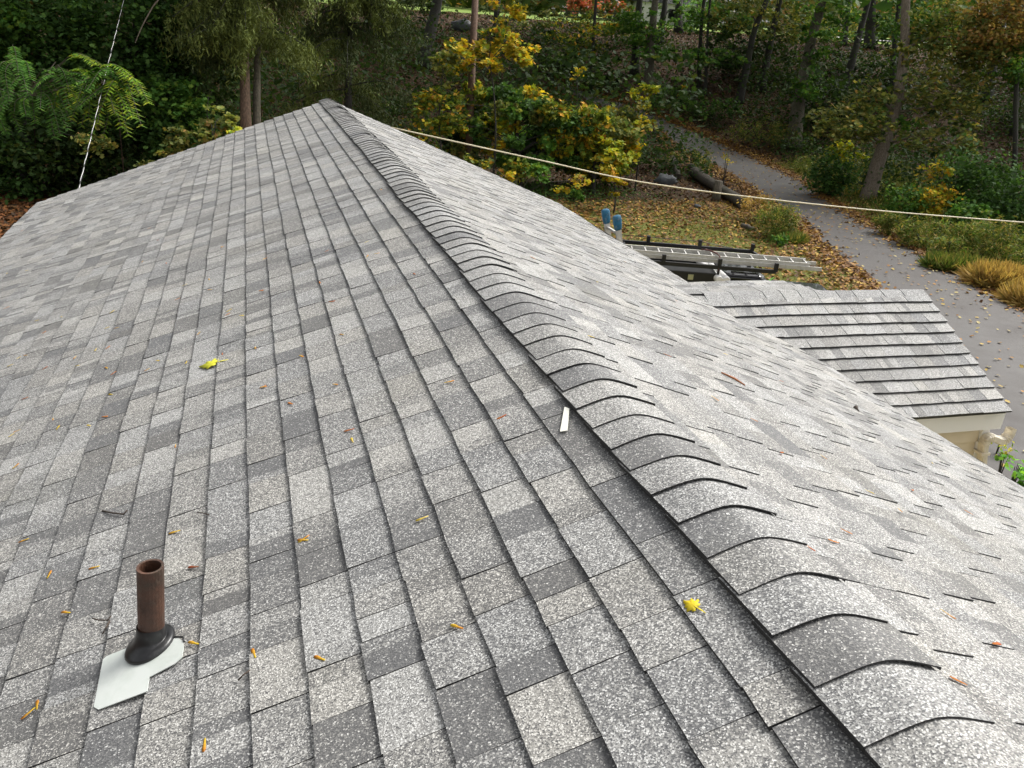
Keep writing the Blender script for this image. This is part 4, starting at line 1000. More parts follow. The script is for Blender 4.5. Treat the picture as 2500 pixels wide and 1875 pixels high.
spruce('spruce with a darker trunk, right of two standing close together', [(627, 330), (628, 150), (630, 0)], 30.8, 22, br, 560, 'bark')
br = []
for i in range(34):
    x0, y0 = 850, R5.uniform(-250, 230); br.append((x0, y0, x0+R5.uniform(-210, 190), y0+R5.uniform(20, 110), R5.uniform(-2.5, 2), R5.choice(['spruced', 'spruced', 'sprucel'])))
spruce('dense dark spruce with hanging twigs just behind the ridge end', [(850, 400), (850, 150), (855, 0)], 37, 24, br, 640, 'bark_dark')
br = []
for i in range(18):
    x0, y0 = 470, R5.uniform(-250, 200); br.append((x0, y0, x0+R5.uniform(-120, 150), y0+R5.uniform(20, 90), R5.uniform(-2, 2), 'spruced'))
spruce('dark spruce deep in shade left of the two close trunks', [(470, 400), (470, 150), (472, 0)], 38, 22, br, 520, 'bark_dark')

# trunks and crowns in the middle and on the right
def gdep(q): p = on_ground(q); return float((p-CAM)@_F)
tree('oak_tree', 'thick dark trunk leaning beside the brown pole at the top centre', 'tree', [(1032, 160), (1050, 80), (1068, 0)], gdep((1032, 165)), 30, [((1010, 40), 2, (90, 60), 500, 'deep', .24)], 'bark_dark', crown_up=UPW)
pole = empty('utility_pole', (0, 0, 0)); pd = 36.0
pp = [at_depth(q, pd) for q in [(1146, 350), (1152, 180), (1162, 0)]]; dv = (pp[2]-pp[0])/np.linalg.norm(pp[2]-pp[0])
pb = pp[0]-dv*((pp[0][2]-float(hgt(pp[0][0], pp[0][1]))+.3)/dv[2]); pole.location = pb
tag(pole, 'reddish brown wooden pole rising through the yellow leaved maples', 'pole')
mb = MB(); mb.tube([pb*0, (pp[1]-pb), pp[1]-pb+dv*8], [.17, .155, .13], 6); o = mb.build('shaft', M['polewood'], pole)
mb = MB(); c = pp[1]-pb+dv*7.2; mb.bar(c-_R0*1.1, c+_R0*1.1, .09, .11); mb.build('crossarm', M['polewood'], pole)
# maple thicket with yellow leaves
def thicket(seed, cx, cy, rx, ry):
    R_ = random.Random(seed); out = []
    for k in range(44):
        a = R_.uniform(0, 6.283); q = math.sqrt(R_.random()); x = cx+math.cos(a)*q*rx*1.05; y = cy+math.sin(a)*q*ry
        pl = R_.choice(['maple', 'maple', 'maple', 'mid', 'dark', 'oldgold', 'gold', 'lime']); r0 = R_.uniform(14, 42); r0 *= .6 if pl in ('gold', 'lime') else 1
        out.append(((x, y), R_.uniform(-1.6, 1.8), (r0*1.25, r0*.7), int(r0*r0*.11)+14, pl, R_.uniform(.17, .24), dict(kind='maple', flat=.75, tilt=.9, per=9)))
    for k in range(7):
        a = R_.uniform(0, 6.283); out.append(((cx+math.cos(a)*rx*.55, cy+math.sin(a)*ry*.5+20), R_.uniform(1.2, 2.6), (60, 45), 330, 'deep', .18))
    return out
tree('maple_tree', 'large bushy maple with green and yellow leaves behind the roof', 'tree', [(1270, 440), (1262, 330), (1255, 250)], 36, 12,
     thicket(17, 1230, 320, 170, 100), 'bark_dark', up=1.0)
tree('maple_tree', 'young maple with a yellow spray of leaves crossing the brown pole', 'tree', [(1210, 330), (1205, 220), (1195, 150)], 34.5, 6,
     [((1190, 135), 0, (105, 38), 430, 'gold', .20, dict(kind='maple', flat=.7)), ((1255, 110), -.3, (55, 30), 150, 'gold', .20, dict(kind='maple', flat=.7)), ((1240, 30), 0, (38, 40), 150, 'gold', .19, dict(kind='maple')), ((1110, 145), .2, (70, 40), 160, 'maple', .19, dict(kind='maple')), ((1195, 75), 0, (35, 30), 70, 'maple', .2, dict(kind='maple'))], 'bark_dark', up=1.2)
tree('maple_sapling', 'thin maple sapling with drooping yellow leaves left of the brown pole', 'tree', [(1080, 400), (1072, 300), (1078, 200)], 34, 5,
     [((1082, 160), 0, (32, 50), 170, 'oldgold', .17, dict(kind='maple')), ((1075, 260), 0, (60, 50), 300, 'maple', .17, dict(kind='maple')), ((1050, 250), -.3, (30, 40), 70, 'gold', .17, dict(kind='maple')), ((1040, 320), 0, (60, 50), 260, 'maple', .16)], 'bark_dark', up=.6)
tree('maple_tree', 'right hand bushy maple with green and orange leaves beside the road', 'tree', [(1450, 450), (1450, 360), (1440, 290)], 37.5, 9,
     thicket(23, 1450, 340, 110, 80)+[((1550, 300), 1, (50, 60), 260, 'oldgold', .17)], 'bark_dark', up=.6)
tree('maple_sapling', 'bright yellow sapling tuft at the bend of the driveway', 'tree', [(1562, 370), (1568, 310), (1570, 250)], 39, 4,
     [((1568, 290), 0, (32, 30), 130, 'gold', .20, dict(kind='maple')), ((1572, 235), 0, (36, 26), 110, 'lime', .20, dict(kind='maple'))], 'bark_dark', up=.3)
tree('maple_sapling', 'yellow green sapling standing at the edge of the lawn', 'tree', [(1502, 490), (1500, 420), (1503, 360)], 34, 4,
     [((1505, 375), 0, (40, 35), 150, 'lime', .17), ((1490, 410), 0, (42, 30), 150, 'gold', .17), ((1500, 455), 0, (28, 25), 70, 'gold', .16)], 'bark_dark', up=.3)
tree('maple_sapling', 'spindly sapling with small round yellow leaves over the leaf litter', 'tree', [(1408, 260), (1408, 200)], 42, 3,
     [((1408, 190), 0, (28, 28), 60, 'gold', .16, dict(kind='oval'))], 'bark_dark', up=.3)
tree('maple_sapling', 'low yellow leaved sapling against the roof edge', 'tree', [(1262, 470), (1260, 440)], 31, 3, [((1255, 440), 0, (25, 22), 45, 'gold', .16, dict(kind='maple')), ((1315, 430), .5, (30, 35), 120, 'mid', .15), ((1400, 440), 1, (40, 30), 80, 'gold', .13), ((1165, 405), 0, (50, 22), 150, 'maple', .15, dict(kind='maple'))], 'bark_dark', up=.2)
SMALL = [
 ('trunk with pale brown bark, right of a close pair at the top centre', [(1583, 214), (1590, 100), (1600, 0)], 21, 'bark', [((1560, 75), 0, (75, 45), 700, 'mid', .24), ((1520, 60), 1, (50, 35), 260, 'mid', .24)]),
 ('grey trunk, left of a close pair at the top centre', [(1549, 185), (1555, 80), (1562, 0)], 19, 'bark_dark', [((1480, 40), 1, (70, 50), 300, 'oldgold', .24)]),
 ('dark forked trunk at the top of the far bank', [(1609, 112), (1621, 30), (1630, -40)], 15, 'bark_dark', [((1640, 25), 0, (60, 25), 120, 'mid', .25)]),
 ('short thick dark trunk before the white house', [(1656, 80), (1658, 0), (1660, -60)], 18, 'bark_dark', [((1700, 50), 0, (60, 60), 320, 'mid', .26)]),
 ('slender dark trunk above the layered green branches', [(1706, 215), (1710, 100), (1719, 0)], 10, 'bark_dark', [((1700, 140), -2, (150, 22), 1100, 'mid', .22, dict(flat=.35)), ((1760, 60), 0, (80, 50), 480, 'mid', .25)]),
 ('thin dark trunk with a yellow sprig at its foot', [(1722, 235), (1726, 120), (1732, 20)], 7, 'bark_dark', [((1660, 230), -1, (16, 28), 60, 'gold', .18)]),
 ('curved slender trunk leaning right over the driveway bend', [(1803, 252), (1822, 170), (1842, 75), (1872, 0)], 17, 'bark_dark', [((1830, 40), 1, (90, 55), 600, 'oldgold', .25), ((1790, 120), 2, (90, 50), 600, 'deep', .24)]),
 ('straight dark leaning trunk right of the curved one', [(1858, 222), (1878, 120), (1902, 10)], 17, 'bark_dark', [((1880, 160), 2, (110, 60), 800, 'deep', .24), ((1930, 60), 1, (60, 60), 420, 'oldgold', .25)]),
 ('massive mossy trunk standing right of the driveway bend', [(1936, 362), (1952, 240), (1980, 100), (2008, 0)], 31, 'bark', [((1990, 110), -1, (60, 50), 320, 'mid', .22), ((1985, 215), -1.5, (50, 35), 320, 'mid', .20), ((2020, 30), 0, (70, 50), 420, 'mid', .24), ((2010, 250), 2, (110, 60), 900, 'deep', .22)]),
 ('narrow dark trunk against the bright far lawn', [(2061, 112), (2068, 50), (2076, 0)], 11, 'bark_dark', [((2050, 60), 2, (60, 50), 260, 'oldgold', .25)]),
 ('long dark trunk leaning right behind the olive oak', [(2055, 240), (2080, 150), (2121, 0)], 18, 'bark_dark', [((2110, 180), 2, (100, 70), 1000, 'deep', .22)]),
 ('broad dark trunk on top of the far bank', [(2122, 118), (2126, 50), (2130, 0)], 22, 'bark_dark', [((2160, 60), 0, (60, 55), 420, 'dark', .25)]),
 ('dark trunk close behind the olive oak trunk', [(2176, 260), (2184, 120), (2196, 0)], 15, 'bark_dark', [((2150, 230), 1, (90, 80), 900, 'deep', .21)]),
 ('dark leaning trunk in the deep shade at the right edge', [(2408, 245), (2420, 190), (2438, 100)], 21, 'bark_dark', [((2420, 230), 3, (130, 110), 1500, 'deep', .21)]),
 ('thin dark trunk at the far right edge', [(2470, 330), (2490, 200), (2510, 80)], 12, 'bark_dark', [((2480, 330), 2, (90, 110), 1100, 'deep', .19)]),
 ('thin dark trunk between the pole and the close pair', [(1440, 230), (1447, 120), (1455, 0)], 9, 'bark_dark', [((1420, 90), 0, (90, 50), 500, 'maple', .24), ((1360, 130), 1, (100, 60), 700, 'deep', .24), ((1460, 170), 0, (60, 60), 500, 'deep', .22)]),
 ('slim dark trunk behind the yellow maple spray', [(1210, 90), (1212, 40), (1216, 0)], 14, 'bark_dark', [((1290, 50), 0, (80, 35), 320, 'oldgold', .25)]),
]
for lab, tpx, wd, bk, sp in SMALL:
    dp_ = gdep(tpx[0]); dp_ = min(dp_, 88)
    tree('woodland_tree', lab, 'tree', tpx, dp_, wd, sp, bk, group='trees of the wood', crown_up=UPW)
tree('oak_tree', 'olive leaved oak with a bare lower trunk at the right edge of the driveway', 'tree', [(2116, 490), (2150, 375), (2189, 250), (2208, 119), (2212, 0)], gdep((2118, 492)), 29,
     [((2080, 300), -1.5, (95, 42), 550, 'oldgold', .22, dict(kind='maple', per=11, flat=.4, tilt=.5)), ((2030, 315), -2, (55, 25), 150, 'oldgold', .22, dict(kind='maple', per=11, flat=.4, tilt=.5)), ((2120, 240), -1, (60, 40), 200, 'oldgold', .22, dict(kind='maple', per=11, flat=.4, tilt=.5)), ((2290, 230), -1, (105, 60), 550, 'oldgold', .22, dict(kind='maple', per=11, flat=.4, tilt=.5)), ((2290, 345), -1.5, (105, 32), 350, 'oldgold', .22, dict(kind='maple', per=11, flat=.4, tilt=.5)), ((2370, 270), -.5, (50, 60), 190, 'oldgold', .22, dict(kind='maple', per=11, flat=.4, tilt=.5)), ((2200, 135), -1, (35, 25), 160, 'oldgold', .17), ((2180, 300), 0, (60, 30), 300, 'mid', .16), ((2330, 90), 0, (120, 75), 1300, 'oldgold', .18), ((2250, 60), 1, (80, 60), 600, 'mid', .18)], 'bark_pale', crown_up=UPW)
tree('maple_tree', 'orange tinged maple at the top right corner', 'tree', [(2475, 420), (2480, 250), (2490, 60)], 40, 12,
     [((2440, 70), 0, (95, 80), 1100, 'orange', .18, dict(kind='maple')), ((2480, 20), 0, (70, 50), 420, 'orange', .18, dict(kind='maple')), ((2410, 150), 1, (90, 60), 700, 'oldgold', .18), ((2480, 170), 0, (60, 60), 380, 'mid', .18)], 'bark_dark', crown_up=UPW)
# saplings and shrubs along the right of the driveway
def shrub(label, px, depth, rp, n, pl, size=.14, kind='mid', name='shrub', cat='shrub', group=None, stems=5, flat=.8, tilt=.65):
    if pl == 'weed': kind = 'lance'; size *= 1.35; tilt = 1.3; flat = 1.1; n = int(n*1.3)
    r = np.random.default_rng(sum(map(ord, label))+int(px[0])); c = at_depth(px, depth); b0 = c.copy(); b0[2] = float(hgt(c[0], c[1])); root = empty(name, b0); tag(root, label, cat, group)
    fo = Foliage(); blob(fo, px, depth, rp, n, pl, size, kind, .9, flat, r, tilt=tilt); fo.build('foliage', root, M['leaf'], b0)
    mb = MB()
    for k in range(stems):
        e = c+np.array([r.uniform(-1, 1), r.uniform(-1, 1), r.uniform(-.3, .8)])*rp[0]*depth/FPX*.7; mb.tube([np.zeros(3), (e-b0)*.5+np.array([0, 0, .1]), e-b0], [.018, .012, .006], 4, cap=False)
    mb.build('stems', M['bark_dark'], root); return root
shrub('yellow leaved sapling in the undergrowth right of the olive oak', (2300, 425), gdep((2310, 560)), (48, 45), 110, 'gold', .19, 'maple')
shrub('golden bush below the yellow sapling', (2275, 490), gdep((2280, 560)), (50, 40), 420, 'gold', .13)
shrub('dark green bush left of the bare oak trunk', (2030, 430), gdep((2040, 485)), (55, 48), 800, 'dark', .15)
shrub('lime tipped bush left of the bare oak trunk', (2060, 365), gdep((2060, 470))+1, (45, 30), 260, 'lime', .16)
shrub('tall dark bush in the shade behind the golden bush', (2380, 440), gdep((2380, 560)), (95, 70), 1500, 'dark', .15)
shrub('dark bush at the right edge below the shaded trunks', (2470, 500), gdep((2470, 590)), (70, 70), 1100, 'dark', .15)
shrub('green bush beside the cable right of the oak', (2215, 500), gdep((2215, 550)), (50, 42), 700, 'mid', .13)
shrub('pale green bush under the cable at the right', (2360, 520), gdep((2360, 590)), (50, 30), 420, 'mid', .15)
shrub('yellow green bush under the long driveway bank', (2260, 570), gdep((2250, 610)), (65, 35), 700, 'weed', .12)
shrub('olive weed clump along the right driveway edge', (2180, 545), gdep((2180, 580)), (45, 25), 500, 'weed', .11)
shrub('broad weedy thicket under the cable at the right edge', (2430, 590), gdep((2430, 650)), (90, 45), 1300, 'weed', .12)
shrub('low weeds on the driveway bank before the straw grass', (2320, 610), gdep((2310, 645)), (60, 25), 600, 'weed', .11)
shrub('low leafy bank left of the massive mossy trunk', (1860, 320), gdep((1860, 360)), (80, 30), 700, 'weed', .15)
shrub('dark low bush behind the driveway bend', (1640, 240), gdep((1640, 275)), (90, 30), 600, 'dark', .18)
shrub('green low bush between the driveway and the mossy trunk', (1985, 405), gdep((1985, 430)), (38, 22), 300, 'weed', .14)
shrub('dark undergrowth left of the curved trunk', (1750, 265), gdep((1750, 300)), (80, 25), 520, 'dark', .17)
shrub('weedy clump where the lawn meets the driveway', (1900, 540), gdep((1905, 585)), (50, 38), 900, 'weed', .10)
shrub('brown seedy weeds behind the lawn edge clump', (1850, 505), gdep((1850, 545)), (40, 28), 420, 'straw', .09)
shrub('small green weed tuft on the lawn beside the driveway', (1900, 585), gdep((1900, 600)), (25, 14), 160, 'mid', .09)
shrub('trailing green weeds beside the old timber', (1690, 390), gdep((1690, 415)), (70, 22), 420, 'oldgold', .12)
shrub('green sprout at the lawn edge below the bushy maples', (1400, 480), gdep((1400, 492)), (28, 12), 110, 'mid', .12)
PAL['brightgreen'] = [((.12, .36, .03), 3), ((.20, .42, .05), 2), ((.09, .24, .03), 2)]
shrub('bright green leafy weed at the porch corner near the right edge', (2492, 1172), gdep((2498, 1190))-2, (14, 22), 18, 'brightgreen', .10, 'mid')
shrub('small pale green plant below the downspout', (2455, 1120), gdep((2460, 1150))-1, (16, 7), 9, 'brightgreen', .10, 'mid')
shrub('yellowish weed stalk between the downspout and driveway', (2440, 1085), gdep((2440, 1120)), (10, 22), 26, 'lime', .08, 'oval')
shrub('sparse green weed at the right edge below the downspout', (2485, 1140), gdep((2485, 1160))-1.5, (12, 12), 8, 'brightgreen', .09, 'mid')
shrub('lone yellow wild flower stalk on the driveway edge', (1776, 385), 40, (9, 18), 22, 'gold', .14, 'oval')

# grass things
def grass_clump(label, px, rp, n, pl, h, name='tall_grass'):
    c = on_ground(px); root = c; r = np.random.default_rng(int(px[0])); dep = float((c-CAM)@_F); sx = rp[0]*dep/FPX; sy = rp[1]*dep/FPX*3.0
    an = r.uniform(0, 6.28, n); q = np.sqrt(r.uniform(0, 1, n)); P = np.stack([np.cos(an)*q*sx, np.sin(an)*q*sy, np.zeros(n)], -1)
    P = P[:, :1]*_R0+P[:, 1:2]*np.array([-_R0[1], _R0[0], 0]); P[:, 2] = hgt(c[0]+P[:, 0], c[1]+P[:, 1])-c[2]
    sp = np.array([0, 0, 1.3])+r.standard_normal((n, 3))*.45; u, v, nn = basis(n, r.standard_normal((n, 3)), sp, r)
    fo = Foliage(); fo.add(*leaves_arrays('blade', P, u, v, nn, h*r.uniform(.5, 1.2, n), pal(pl, n, r))); o = fo.build(name, None, M['leaf']); o.location = c
    return tag(o, label, 'grass clump', None)
grass_clump('pale straw coloured grass clump at the right edge beside the driveway', (2440, 700), (62, 15), 8000, 'straw', .70)
grass_clump('smaller straw grass tuft at the far right edge', (2495, 745), (25, 12), 2000, 'straw', .65)
grass_clump('mixed tall grass on the bank above the straw clump', (2330, 660), (70, 12), 4500, 'weed', .55)
grass_clump('tall weedy grass at the corner of lawn and driveway', (1925, 590), (38, 12), 2200, 'weed', .38)

# ------------------------------------------------------------------ old timber, stump, stone
def pix_beam(name, label, cat, qa, qb, w_, h_, mat, lift=.1, za=0, zb=0):
    a, b = on_ground(qa), on_ground(qb); a[2] += h_/2+za-.03; b[2] += h_/2+zb-.03; mb = MB(); n = 7
    for i in range(n): pass
    P_ = [a+(b-a)*i/n for i in range(n+1)]; mb.tube([Vector(p)+Vector((RND.uniform(-.02, .02), RND.uniform(-.02, .02), RND.uniform(-.02, .02))) for p in P_], [h_/2*RND.uniform(.9, 1.1) for _ in P_], 7, jitter=.12)
    return tag(mb.build(name, mat), label, cat)
pix_beam('old_timber', 'long dark mossy timber lying at the edge of the lawn', 'timber', (1690, 432), (1815, 512), .4, .55, M['oldwood'])
pix_beam('old_timber', 'dark timber lying behind the long mossy one', 'timber', (1685, 415), (1740, 462), .4, .40, M['oldwood'], zb=.1)
pix_beam('old_timber', 'short broken timber slanting against the left end of the pile', 'timber', (1655, 438), (1640, 405), .3, .30, M['oldwood'], zb=.35)
b = on_ground((1747, 490)); mb = MB(); P_ = [Vector(b)+Vector((0, 0, -.1)), Vector(b)+Vector((0, 0, .25)), Vector(b)+Vector((.03, 0, .92))]; mb.tube(P_, [.24, .19, .18], 9, jitter=.1); tag(mb.build('stump_post', M['bark']), 'split wooden post standing in front of the old timber', 'post')
def rock(label, px, rad):
    c = on_ground(px); r = np.random.default_rng(int(px[0])); mb = MB(); vs = []
    for i in range(7):
        th = math.pi*i/6
        for k in range(10):
            t = 2*math.pi*k/10; rr2 = rad*(1+.18*r.standard_normal()); vs.append((c[0]+rr2*1.3*math.sin(th)*math.cos(t), c[1]+rr2*math.sin(th)*math.sin(t), c[2]+.25*rad+rr2*.75*math.cos(th)))
    mb.add(vs, [(i*10+k, i*10+(k+1) % 10, (i+1)*10+(k+1) % 10, (i+1)*10+k) for i in range(6) for k in range(10)], smooth=True); tag(mb.build('rock', M['stone']), label, 'rock')
rock('rounded grey rock left of the old timber pile', (1625, 448), .42)
rock('small pale rock on the far bank behind the brown pole', (1130, 72), .8)
rock('small dark stone on the leafy lawn', (1702, 507), .14)
pix_beam('driftwood', 'short purplish log piece lying on the lawn', 'log', (1812, 556), (1838, 566), .2, .22, M['oldwood'])

# ------------------------------------------------------------------ far things beyond the wood
fc = on_ground((1630, 40)); fhd = 118.0
c = at_depth((1640, 30), fhd); c[2] = float(hgt(c[0], c[1]))
fh = empty('far_house', c); tag(fh, 'white house glimpsed between trunks beyond the far lawn', 'house')
mb = MB(); mb.box((-5, 0, -.5), (5, 7, 2.8)); mb.build('wall', M['farwhite'], fh)
mb = MB(); mb.add([(-5.4, -.4, 2.75), (5.4, -.4, 2.75), (5.4, 7.4, 2.75), (-5.4, 7.4, 2.75), (-5.4, 3.5, 5.2), (5.4, 3.5, 5.2)], [(0, 1, 5, 4), (2, 3, 4, 5), (1, 2, 5), (3, 0, 4), (0, 3, 2, 1)]); mb.build('roof', M['stone'], fh)
for xx in (-3, 0, 3):
    mb = MB(); mb.box((xx-.5, -.04, .9), (xx+.5, -.005, 2.1)); mb.build('window', M['glass'], fh)
fa = at_depth((1385, 26), 92); fb = at_depth((1560, 28), 94); fe_o = fa.copy(); fe_o[2] = float(hgt(fa[0], fa[1])); fe = empty('rail_fence', fe_o); tag(fe, 'dark wooden rail fence along the far lawn at the top centre', 'fence')
for i in range(4):
    p = fa+(fb-fa)*i/3; p[2] = float(hgt(p[0], p[1])); mb = MB(); mb.box((-.07, -.07, -.2), (.07, .07, 1.3)); o = mb.build('post', M['bark_dark'], fe); o.location = p-fe_o
    if i < 3:
        p2 = fa+(fb-fa)*(i+1)/3; p2[2] = float(hgt(p2[0], p2[1]))
        for hh in (.5, 1.1): mb = MB(); mb.bar(p-fe_o+np.array([0, 0, hh]), p2-fe_o+np.array([0, 0, hh]), .06, .13); mb.build('rail', M['bark_dark'], fe)
shrub('red leaved shrub by the far rail fence', (1425, 14), 97, (40, 16), 260, 'red', .35)
shrub('orange red shrub right of the far rail fence post', (1500, 18), 98, (40, 12), 220, 'red', .35)
fr0 = [on_ground(q) for q in [(2040, 112), (2300, 128), (2300, 112), (2040, 96)]]
p0 = at_depth((2060, 105), 104); p1 = at_depth((2480, 135), 104); dpt = np.array([_F[0], _F[1], 0])*7; V = []
for i in range(9):
    a = p0+(p1-p0)*i/8
    for k in range(4):
        q = a+dpt*k/3; V.append((q[0], q[1], float(hgt(q[0], q[1]))+.12))
idx = np.arange(36).reshape(9, 4); Fq = np.stack([idx[:-1, :-1], idx[1:, :-1], idx[1:, 1:], idx[:-1, 1:]], -1).reshape(-1, 4)
m_ = plain('pale_gravel', (.55, .53, .50), .9, var=.1); o = np_mesh('far_road', np.array(V), Fq, np.full((36, 3), .5), m_); tag(o, kind='structure', label='pale far road seen between trunks at the top right')

# ------------------------------------------------------------------ uncountable cover (stuff)
def flat_leaves(name, P, size, pl, kind='oval', tilt=.35, lift=.02, label=None, matn='dryleaf'):
    n = len(P); nr = np.array([0, 0, 1.])+rng.standard_normal((n, 3))*tilt; u, v, nn = basis(n, nr)
    P = P.copy(); P[:, 2] += lift+np.abs(rng.standard_normal(n))*.012
    fo = Foliage(); fo.add(*leaves_arrays(kind, P, u, v, nn, size*rng.uniform(.6, 1.3, n), pal(pl, n))); o = fo.build(name, None, M[matn]); return tag(o, label, kind='stuff')
def rand_xy(n, x0, x1, y0, y1):
    x = rng.uniform(x0, x1, n); y = rng.uniform(y0, y1, n); return x, y
# lawn leaf litter
x, y = rand_xy(90000, 2, 24, 12, 37); rd = road_dist(x, y); lw = lawn_w(x, y); pat = .5+.5*np.sin(x*.9+1.1*np.sin(y*.7))*np.cos(y*.8)
keep = (rd > 0) & (rng.random(len(x)) < lw*(.07+.22*pat+.55*np.exp(-rd/1.1)+.5*np.clip((y-27)/7, 0, 1)))
P = np.stack([x[keep], y[keep], hgt(x[keep], y[keep])], -1); flat_leaves('lawn_leaf_litter', P, .125, 'litter', 'mid', label='yellow and brown leaf litter on the lawn')
# roadside litter
n = 60000; i = rng.integers(0, 88, n); t = rng.random(n); side = rng.random(n) < .55
E_ = np.where(side[:, None], RR[i]*(1-t)[:, None]+RR[i+1]*t[:, None], RL[i]*(1-t)[:, None]+RL[i+1]*t[:, None]); out = E_-(RC[i]); out /= np.linalg.norm(out, axis=1, keepdims=True)
off = rng.exponential(.55, n)*np.where(rng.random(n) < .78, 1, -.45); q = E_+out*off[:, None]; q = q[(q[:, 1] > 13) & (q[:, 1] < 75)]
P = np.stack([q[:, 0], q[:, 1], hgt(q[:, 0], q[:, 1])+.05], -1); flat_leaves('roadside_leaf_litter', P[:30000], .13, 'litter', 'mid', label='orange leaves drifted along the driveway edges')
# scattered on the road
n = 2300; i = rng.integers(0, 88, n); t = rng.uniform(.02, .98, n); al = rng.random(n)[:, None]; q = (RL[i]*(1-t)[:, None]+RR[i]*t[:, None])*(1-al)+(RL[i+1]*(1-t)[:, None]+RR[i+1]*t[:, None])*al; k_ = 1-np.abs(2*t-1)**2
P = np.stack([q[:, 0], q[:, 1], hgt(q[:, 0], q[:, 1])+.045+.03*k_], -1); PAL['roadleaf'] = [((.383, .272, .068), 3), ((.340, .170, .043), 3), ((.468, .383, .170), 1.5)]
flat_leaves('driveway_leaves', P, .10, 'roadleaf', 'mid', .2, .012, label='single yellow leaves scattered over the driveway')
# grass blades on the lawn
x, y = rand_xy(110000, 2, 22, 12, 36); rd = road_dist(x, y); lw = lawn_w(x, y); pat = .5+.5*np.sin(x*.7-.6)*np.sin(y*.55+1.0)
keep = (rd > .1) & (rng.random(len(x)) < lw*(.5+.5*pat)*np.clip(1.1-np.clip((y-28)/6, 0, 1), 0, 1)); n = keep.sum(); P = np.stack([x[keep], y[keep], hgt(x[keep], y[keep])], -1)
sp = np.array([0, 0, 1.])+rng.standard_normal((n, 3))*.6; u, v, nn = basis(n, rng.standard_normal((n, 3)), sp); fo = Foliage(); fo.add(*leaves_arrays('blade', P, u, v, nn, .11*rng.uniform(.5, 1.4, n), pal('grass', n)))
o = fo.build('lawn_grass', None, M['leaf']); tag(o, 'short green and yellow lawn grass', kind='stuff')
# woodland floor litter
x, y = rand_xy(190000, -45, 62, 14, 92); rd = road_dist(x, y); lw = lawn_w(x, y); ang = np.arctan2(x+1.1, y); keep = (rd > .2) & (lw < .3) & (ang > -.36) & (ang < .92) & (np.hypot(x, y) > 20)
P = np.stack([x[keep], y[keep], hgt(x[keep], y[keep])], -1); flat_leaves('woodland_leaf_litter', P, .24, 'wlitter', 'oval', .5, .02, label='brown leaf litter on the woodland floor')
# litter at the left behind the house
x, y = rand_xy(9000, -14, -4, 20, 34); P = np.stack([x, y, hgt(x, y)], -1); PAL['rust'] = [((.20, .08, .03), 3), ((.28, .12, .04), 3), ((.12, .055, .025), 2)]
flat_leaves('rusty_leaf_litter', P, .15, 'rust', 'mid', label='rust coloured leaf litter left of the house')
# right bank weeds (mass of ground plants)
n = 52000; i = rng.integers(20, 66, n); t = rng.random(n); E_ = RR[i]*(1-t)[:, None]+RR[i+1]*t[:, None]; out = E_-RC[i]; out /= np.linalg.norm(out, axis=1, keepdims=True)
off = .5+rng.uniform(0, 1, n)**1.3*9; q = E_+out*off[:, None]; P = np.stack([q[:, 0], q[:, 1], hgt(q[:, 0], q[:, 1])], -1)
sp = np.array([0, 0, 1.])+rng.standard_normal((n, 3))*.6; u, v, nn = basis(n, rng.standard_normal((n, 3)), sp); fo = Foliage(); fo.add(*leaves_arrays('blade', P, u, v, nn, rng.uniform(.2, .65, n)*np.clip(off/2.5, .4, 1), pal('weed', n)))
m = 9000; j = rng.integers(0, n, m); P2 = P[j]+np.stack([rng.normal(0, .2, m), rng.normal(0, .2, m), rng.uniform(.1, .7, m)*np.clip(off[j]/2.5, .3, 1)], -1); u, v, nn = basis(m, np.array([0, 0, 1.])+rng.standard_normal((m, 3))*.6)
fo.add(*leaves_arrays('mid', P2, u, v, nn, .10*rng.uniform(.6, 1.4, m), pal('weed', m))); o = fo.build('bank_weeds', None, M['leaf']); tag(o, 'tangled green weeds on the right bank of the driveway', kind='stuff')
# ivy at the foot of the maples
n = 5000; c0 = on_ground((1330, 487)); P = c0+np.stack([rng.normal(0, 2.6, n), rng.normal(1.6, 1.3, n), np.zeros(n)], -1); P[:, 2] = hgt(P[:, 0], P[:, 1])+rng.uniform(.03, .35, n)
u, v, nn = basis(n, np.array([0, 0, 1.])+rng.standard_normal((n, 3))*.5); fo = Foliage(); fo.add(*leaves_arrays('oval', P, u, v, nn, .11, pal('dark', n))); o = fo.build('ivy_ground_cover', None, M['leaf']); tag(o, 'dark green ivy covering the ground under the maples', kind='stuff')
# the wood behind, as one mass of shaded leaves, and an unseen canopy added to dim it
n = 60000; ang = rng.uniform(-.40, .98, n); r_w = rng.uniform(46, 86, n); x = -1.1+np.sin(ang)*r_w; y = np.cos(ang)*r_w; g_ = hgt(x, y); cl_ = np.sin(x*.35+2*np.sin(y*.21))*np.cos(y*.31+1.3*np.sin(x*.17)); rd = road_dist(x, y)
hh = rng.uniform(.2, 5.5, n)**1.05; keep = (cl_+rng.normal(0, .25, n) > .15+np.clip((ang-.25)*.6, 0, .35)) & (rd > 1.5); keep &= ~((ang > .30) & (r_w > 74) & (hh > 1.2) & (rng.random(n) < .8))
P = np.stack([x, y, g_+hh], -1)[keep]; n = len(P); u, v, nn = basis(n, np.array([0, 0, 1.])+rng.standard_normal((n, 3))*.7); fo = Foliage(); fo.add(*leaves_arrays('mid', P, u, v, nn, .30*rng.uniform(.6, 1.3, n), pal('deep', n))); o = fo.build('woodland_understory', None, M['leaf']); tag(o, 'dark shaded understory leaves deep in the wood', kind='stuff')
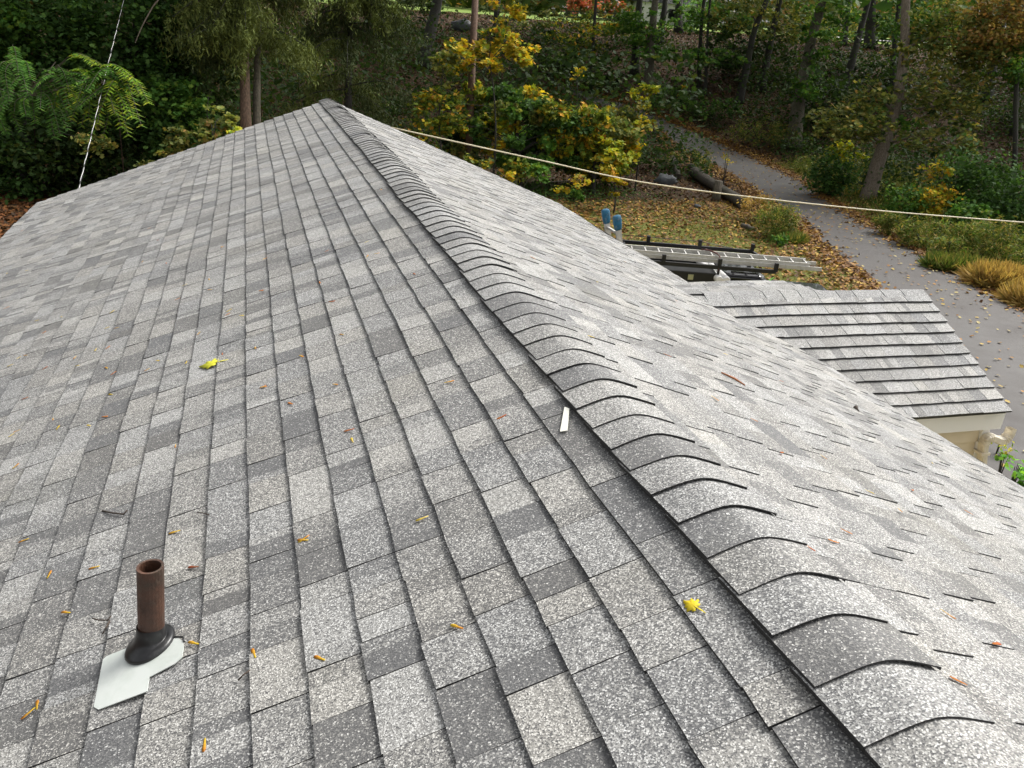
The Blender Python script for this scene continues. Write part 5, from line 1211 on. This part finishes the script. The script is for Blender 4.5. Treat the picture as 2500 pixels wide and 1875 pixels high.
n = 19000; ang = rng.uniform(-1.1, 1.35, n); r_w = rng.uniform(48, 90, n); x = -1.1+np.sin(ang)*r_w; y = np.cos(ang)*r_w; g_ = hgt(x, y); hh = rng.uniform(9.5, 19, n); keep = road_dist(x, y) > -1; P = np.stack([x, y, g_+hh], -1)[keep]; n = len(P)
u, v, nn = basis(n, np.array([0, 0, 1.])+rng.standard_normal((n, 3))*.5); fo = Foliage(); fo.add(*leaves_arrays('oval', P, u, v, nn, 1.0*rng.uniform(.6, 1.3, n), pal('dark', n))); o = fo.build('unseen_shade_canopy', None, M['leaf']); tag(o, 'unseen leaf canopy added high over the wood to shade it', kind='stuff')

n = 26000; ang = rng.uniform(-.5, 1.1, n); r_w = rng.uniform(128, 165, n); x = -1.1+np.sin(ang)*r_w; y = np.cos(ang)*r_w; hh = rng.uniform(0, 1, n)**.8*(11+5*np.sin(x*.13)+3*np.sin(x*.31+y*.2)); P = np.stack([x, y, hgt(x, y)+hh], -1)
PAL['farline'] = [((.07, .12, .025), 4), ((.13, .17, .035), 3), ((.26, .22, .05), 1.5), ((.32, .18, .05), .8)]
u, v, nn = basis(n, np.array([0, -.4, 1.])+rng.standard_normal((n, 3))*.6); fo = Foliage(); fo.add(*leaves_arrays('mid', P, u, v, nn, 1.3*rng.uniform(.6, 1.3, n), pal('farline', n))); o = fo.build('far_tree_line', None, M['leaf']); tag(o, 'sunlit line of far trees beyond the lawn', kind='stuff')
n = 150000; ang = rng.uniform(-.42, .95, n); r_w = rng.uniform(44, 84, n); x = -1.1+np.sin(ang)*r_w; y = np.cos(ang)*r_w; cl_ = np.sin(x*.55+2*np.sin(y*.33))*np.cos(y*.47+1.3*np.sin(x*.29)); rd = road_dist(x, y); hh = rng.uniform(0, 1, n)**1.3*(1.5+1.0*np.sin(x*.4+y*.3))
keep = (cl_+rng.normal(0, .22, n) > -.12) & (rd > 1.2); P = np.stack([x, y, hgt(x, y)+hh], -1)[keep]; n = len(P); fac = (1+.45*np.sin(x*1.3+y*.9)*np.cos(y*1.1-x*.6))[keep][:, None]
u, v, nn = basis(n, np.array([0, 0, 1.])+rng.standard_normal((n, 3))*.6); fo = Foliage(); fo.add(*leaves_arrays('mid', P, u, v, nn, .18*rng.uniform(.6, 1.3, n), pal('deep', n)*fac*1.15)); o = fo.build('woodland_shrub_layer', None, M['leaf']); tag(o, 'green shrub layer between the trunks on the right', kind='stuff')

bp = [at_depth(q, 26.5) for q in [(330, 105), (348, 62), (372, 18), (392, -20), (402, -160)]]; mb = MB(); mb.tube([p-bp[0] for p in spline(bp, 5)], list(np.linspace(.012, .03, 21)), 5); o = mb.build('bare_branch', M['bark_pale']); o.location = bp[0]; tag(o, 'thin bare brown branch hanging right of the striped wire at the top left', 'branch')
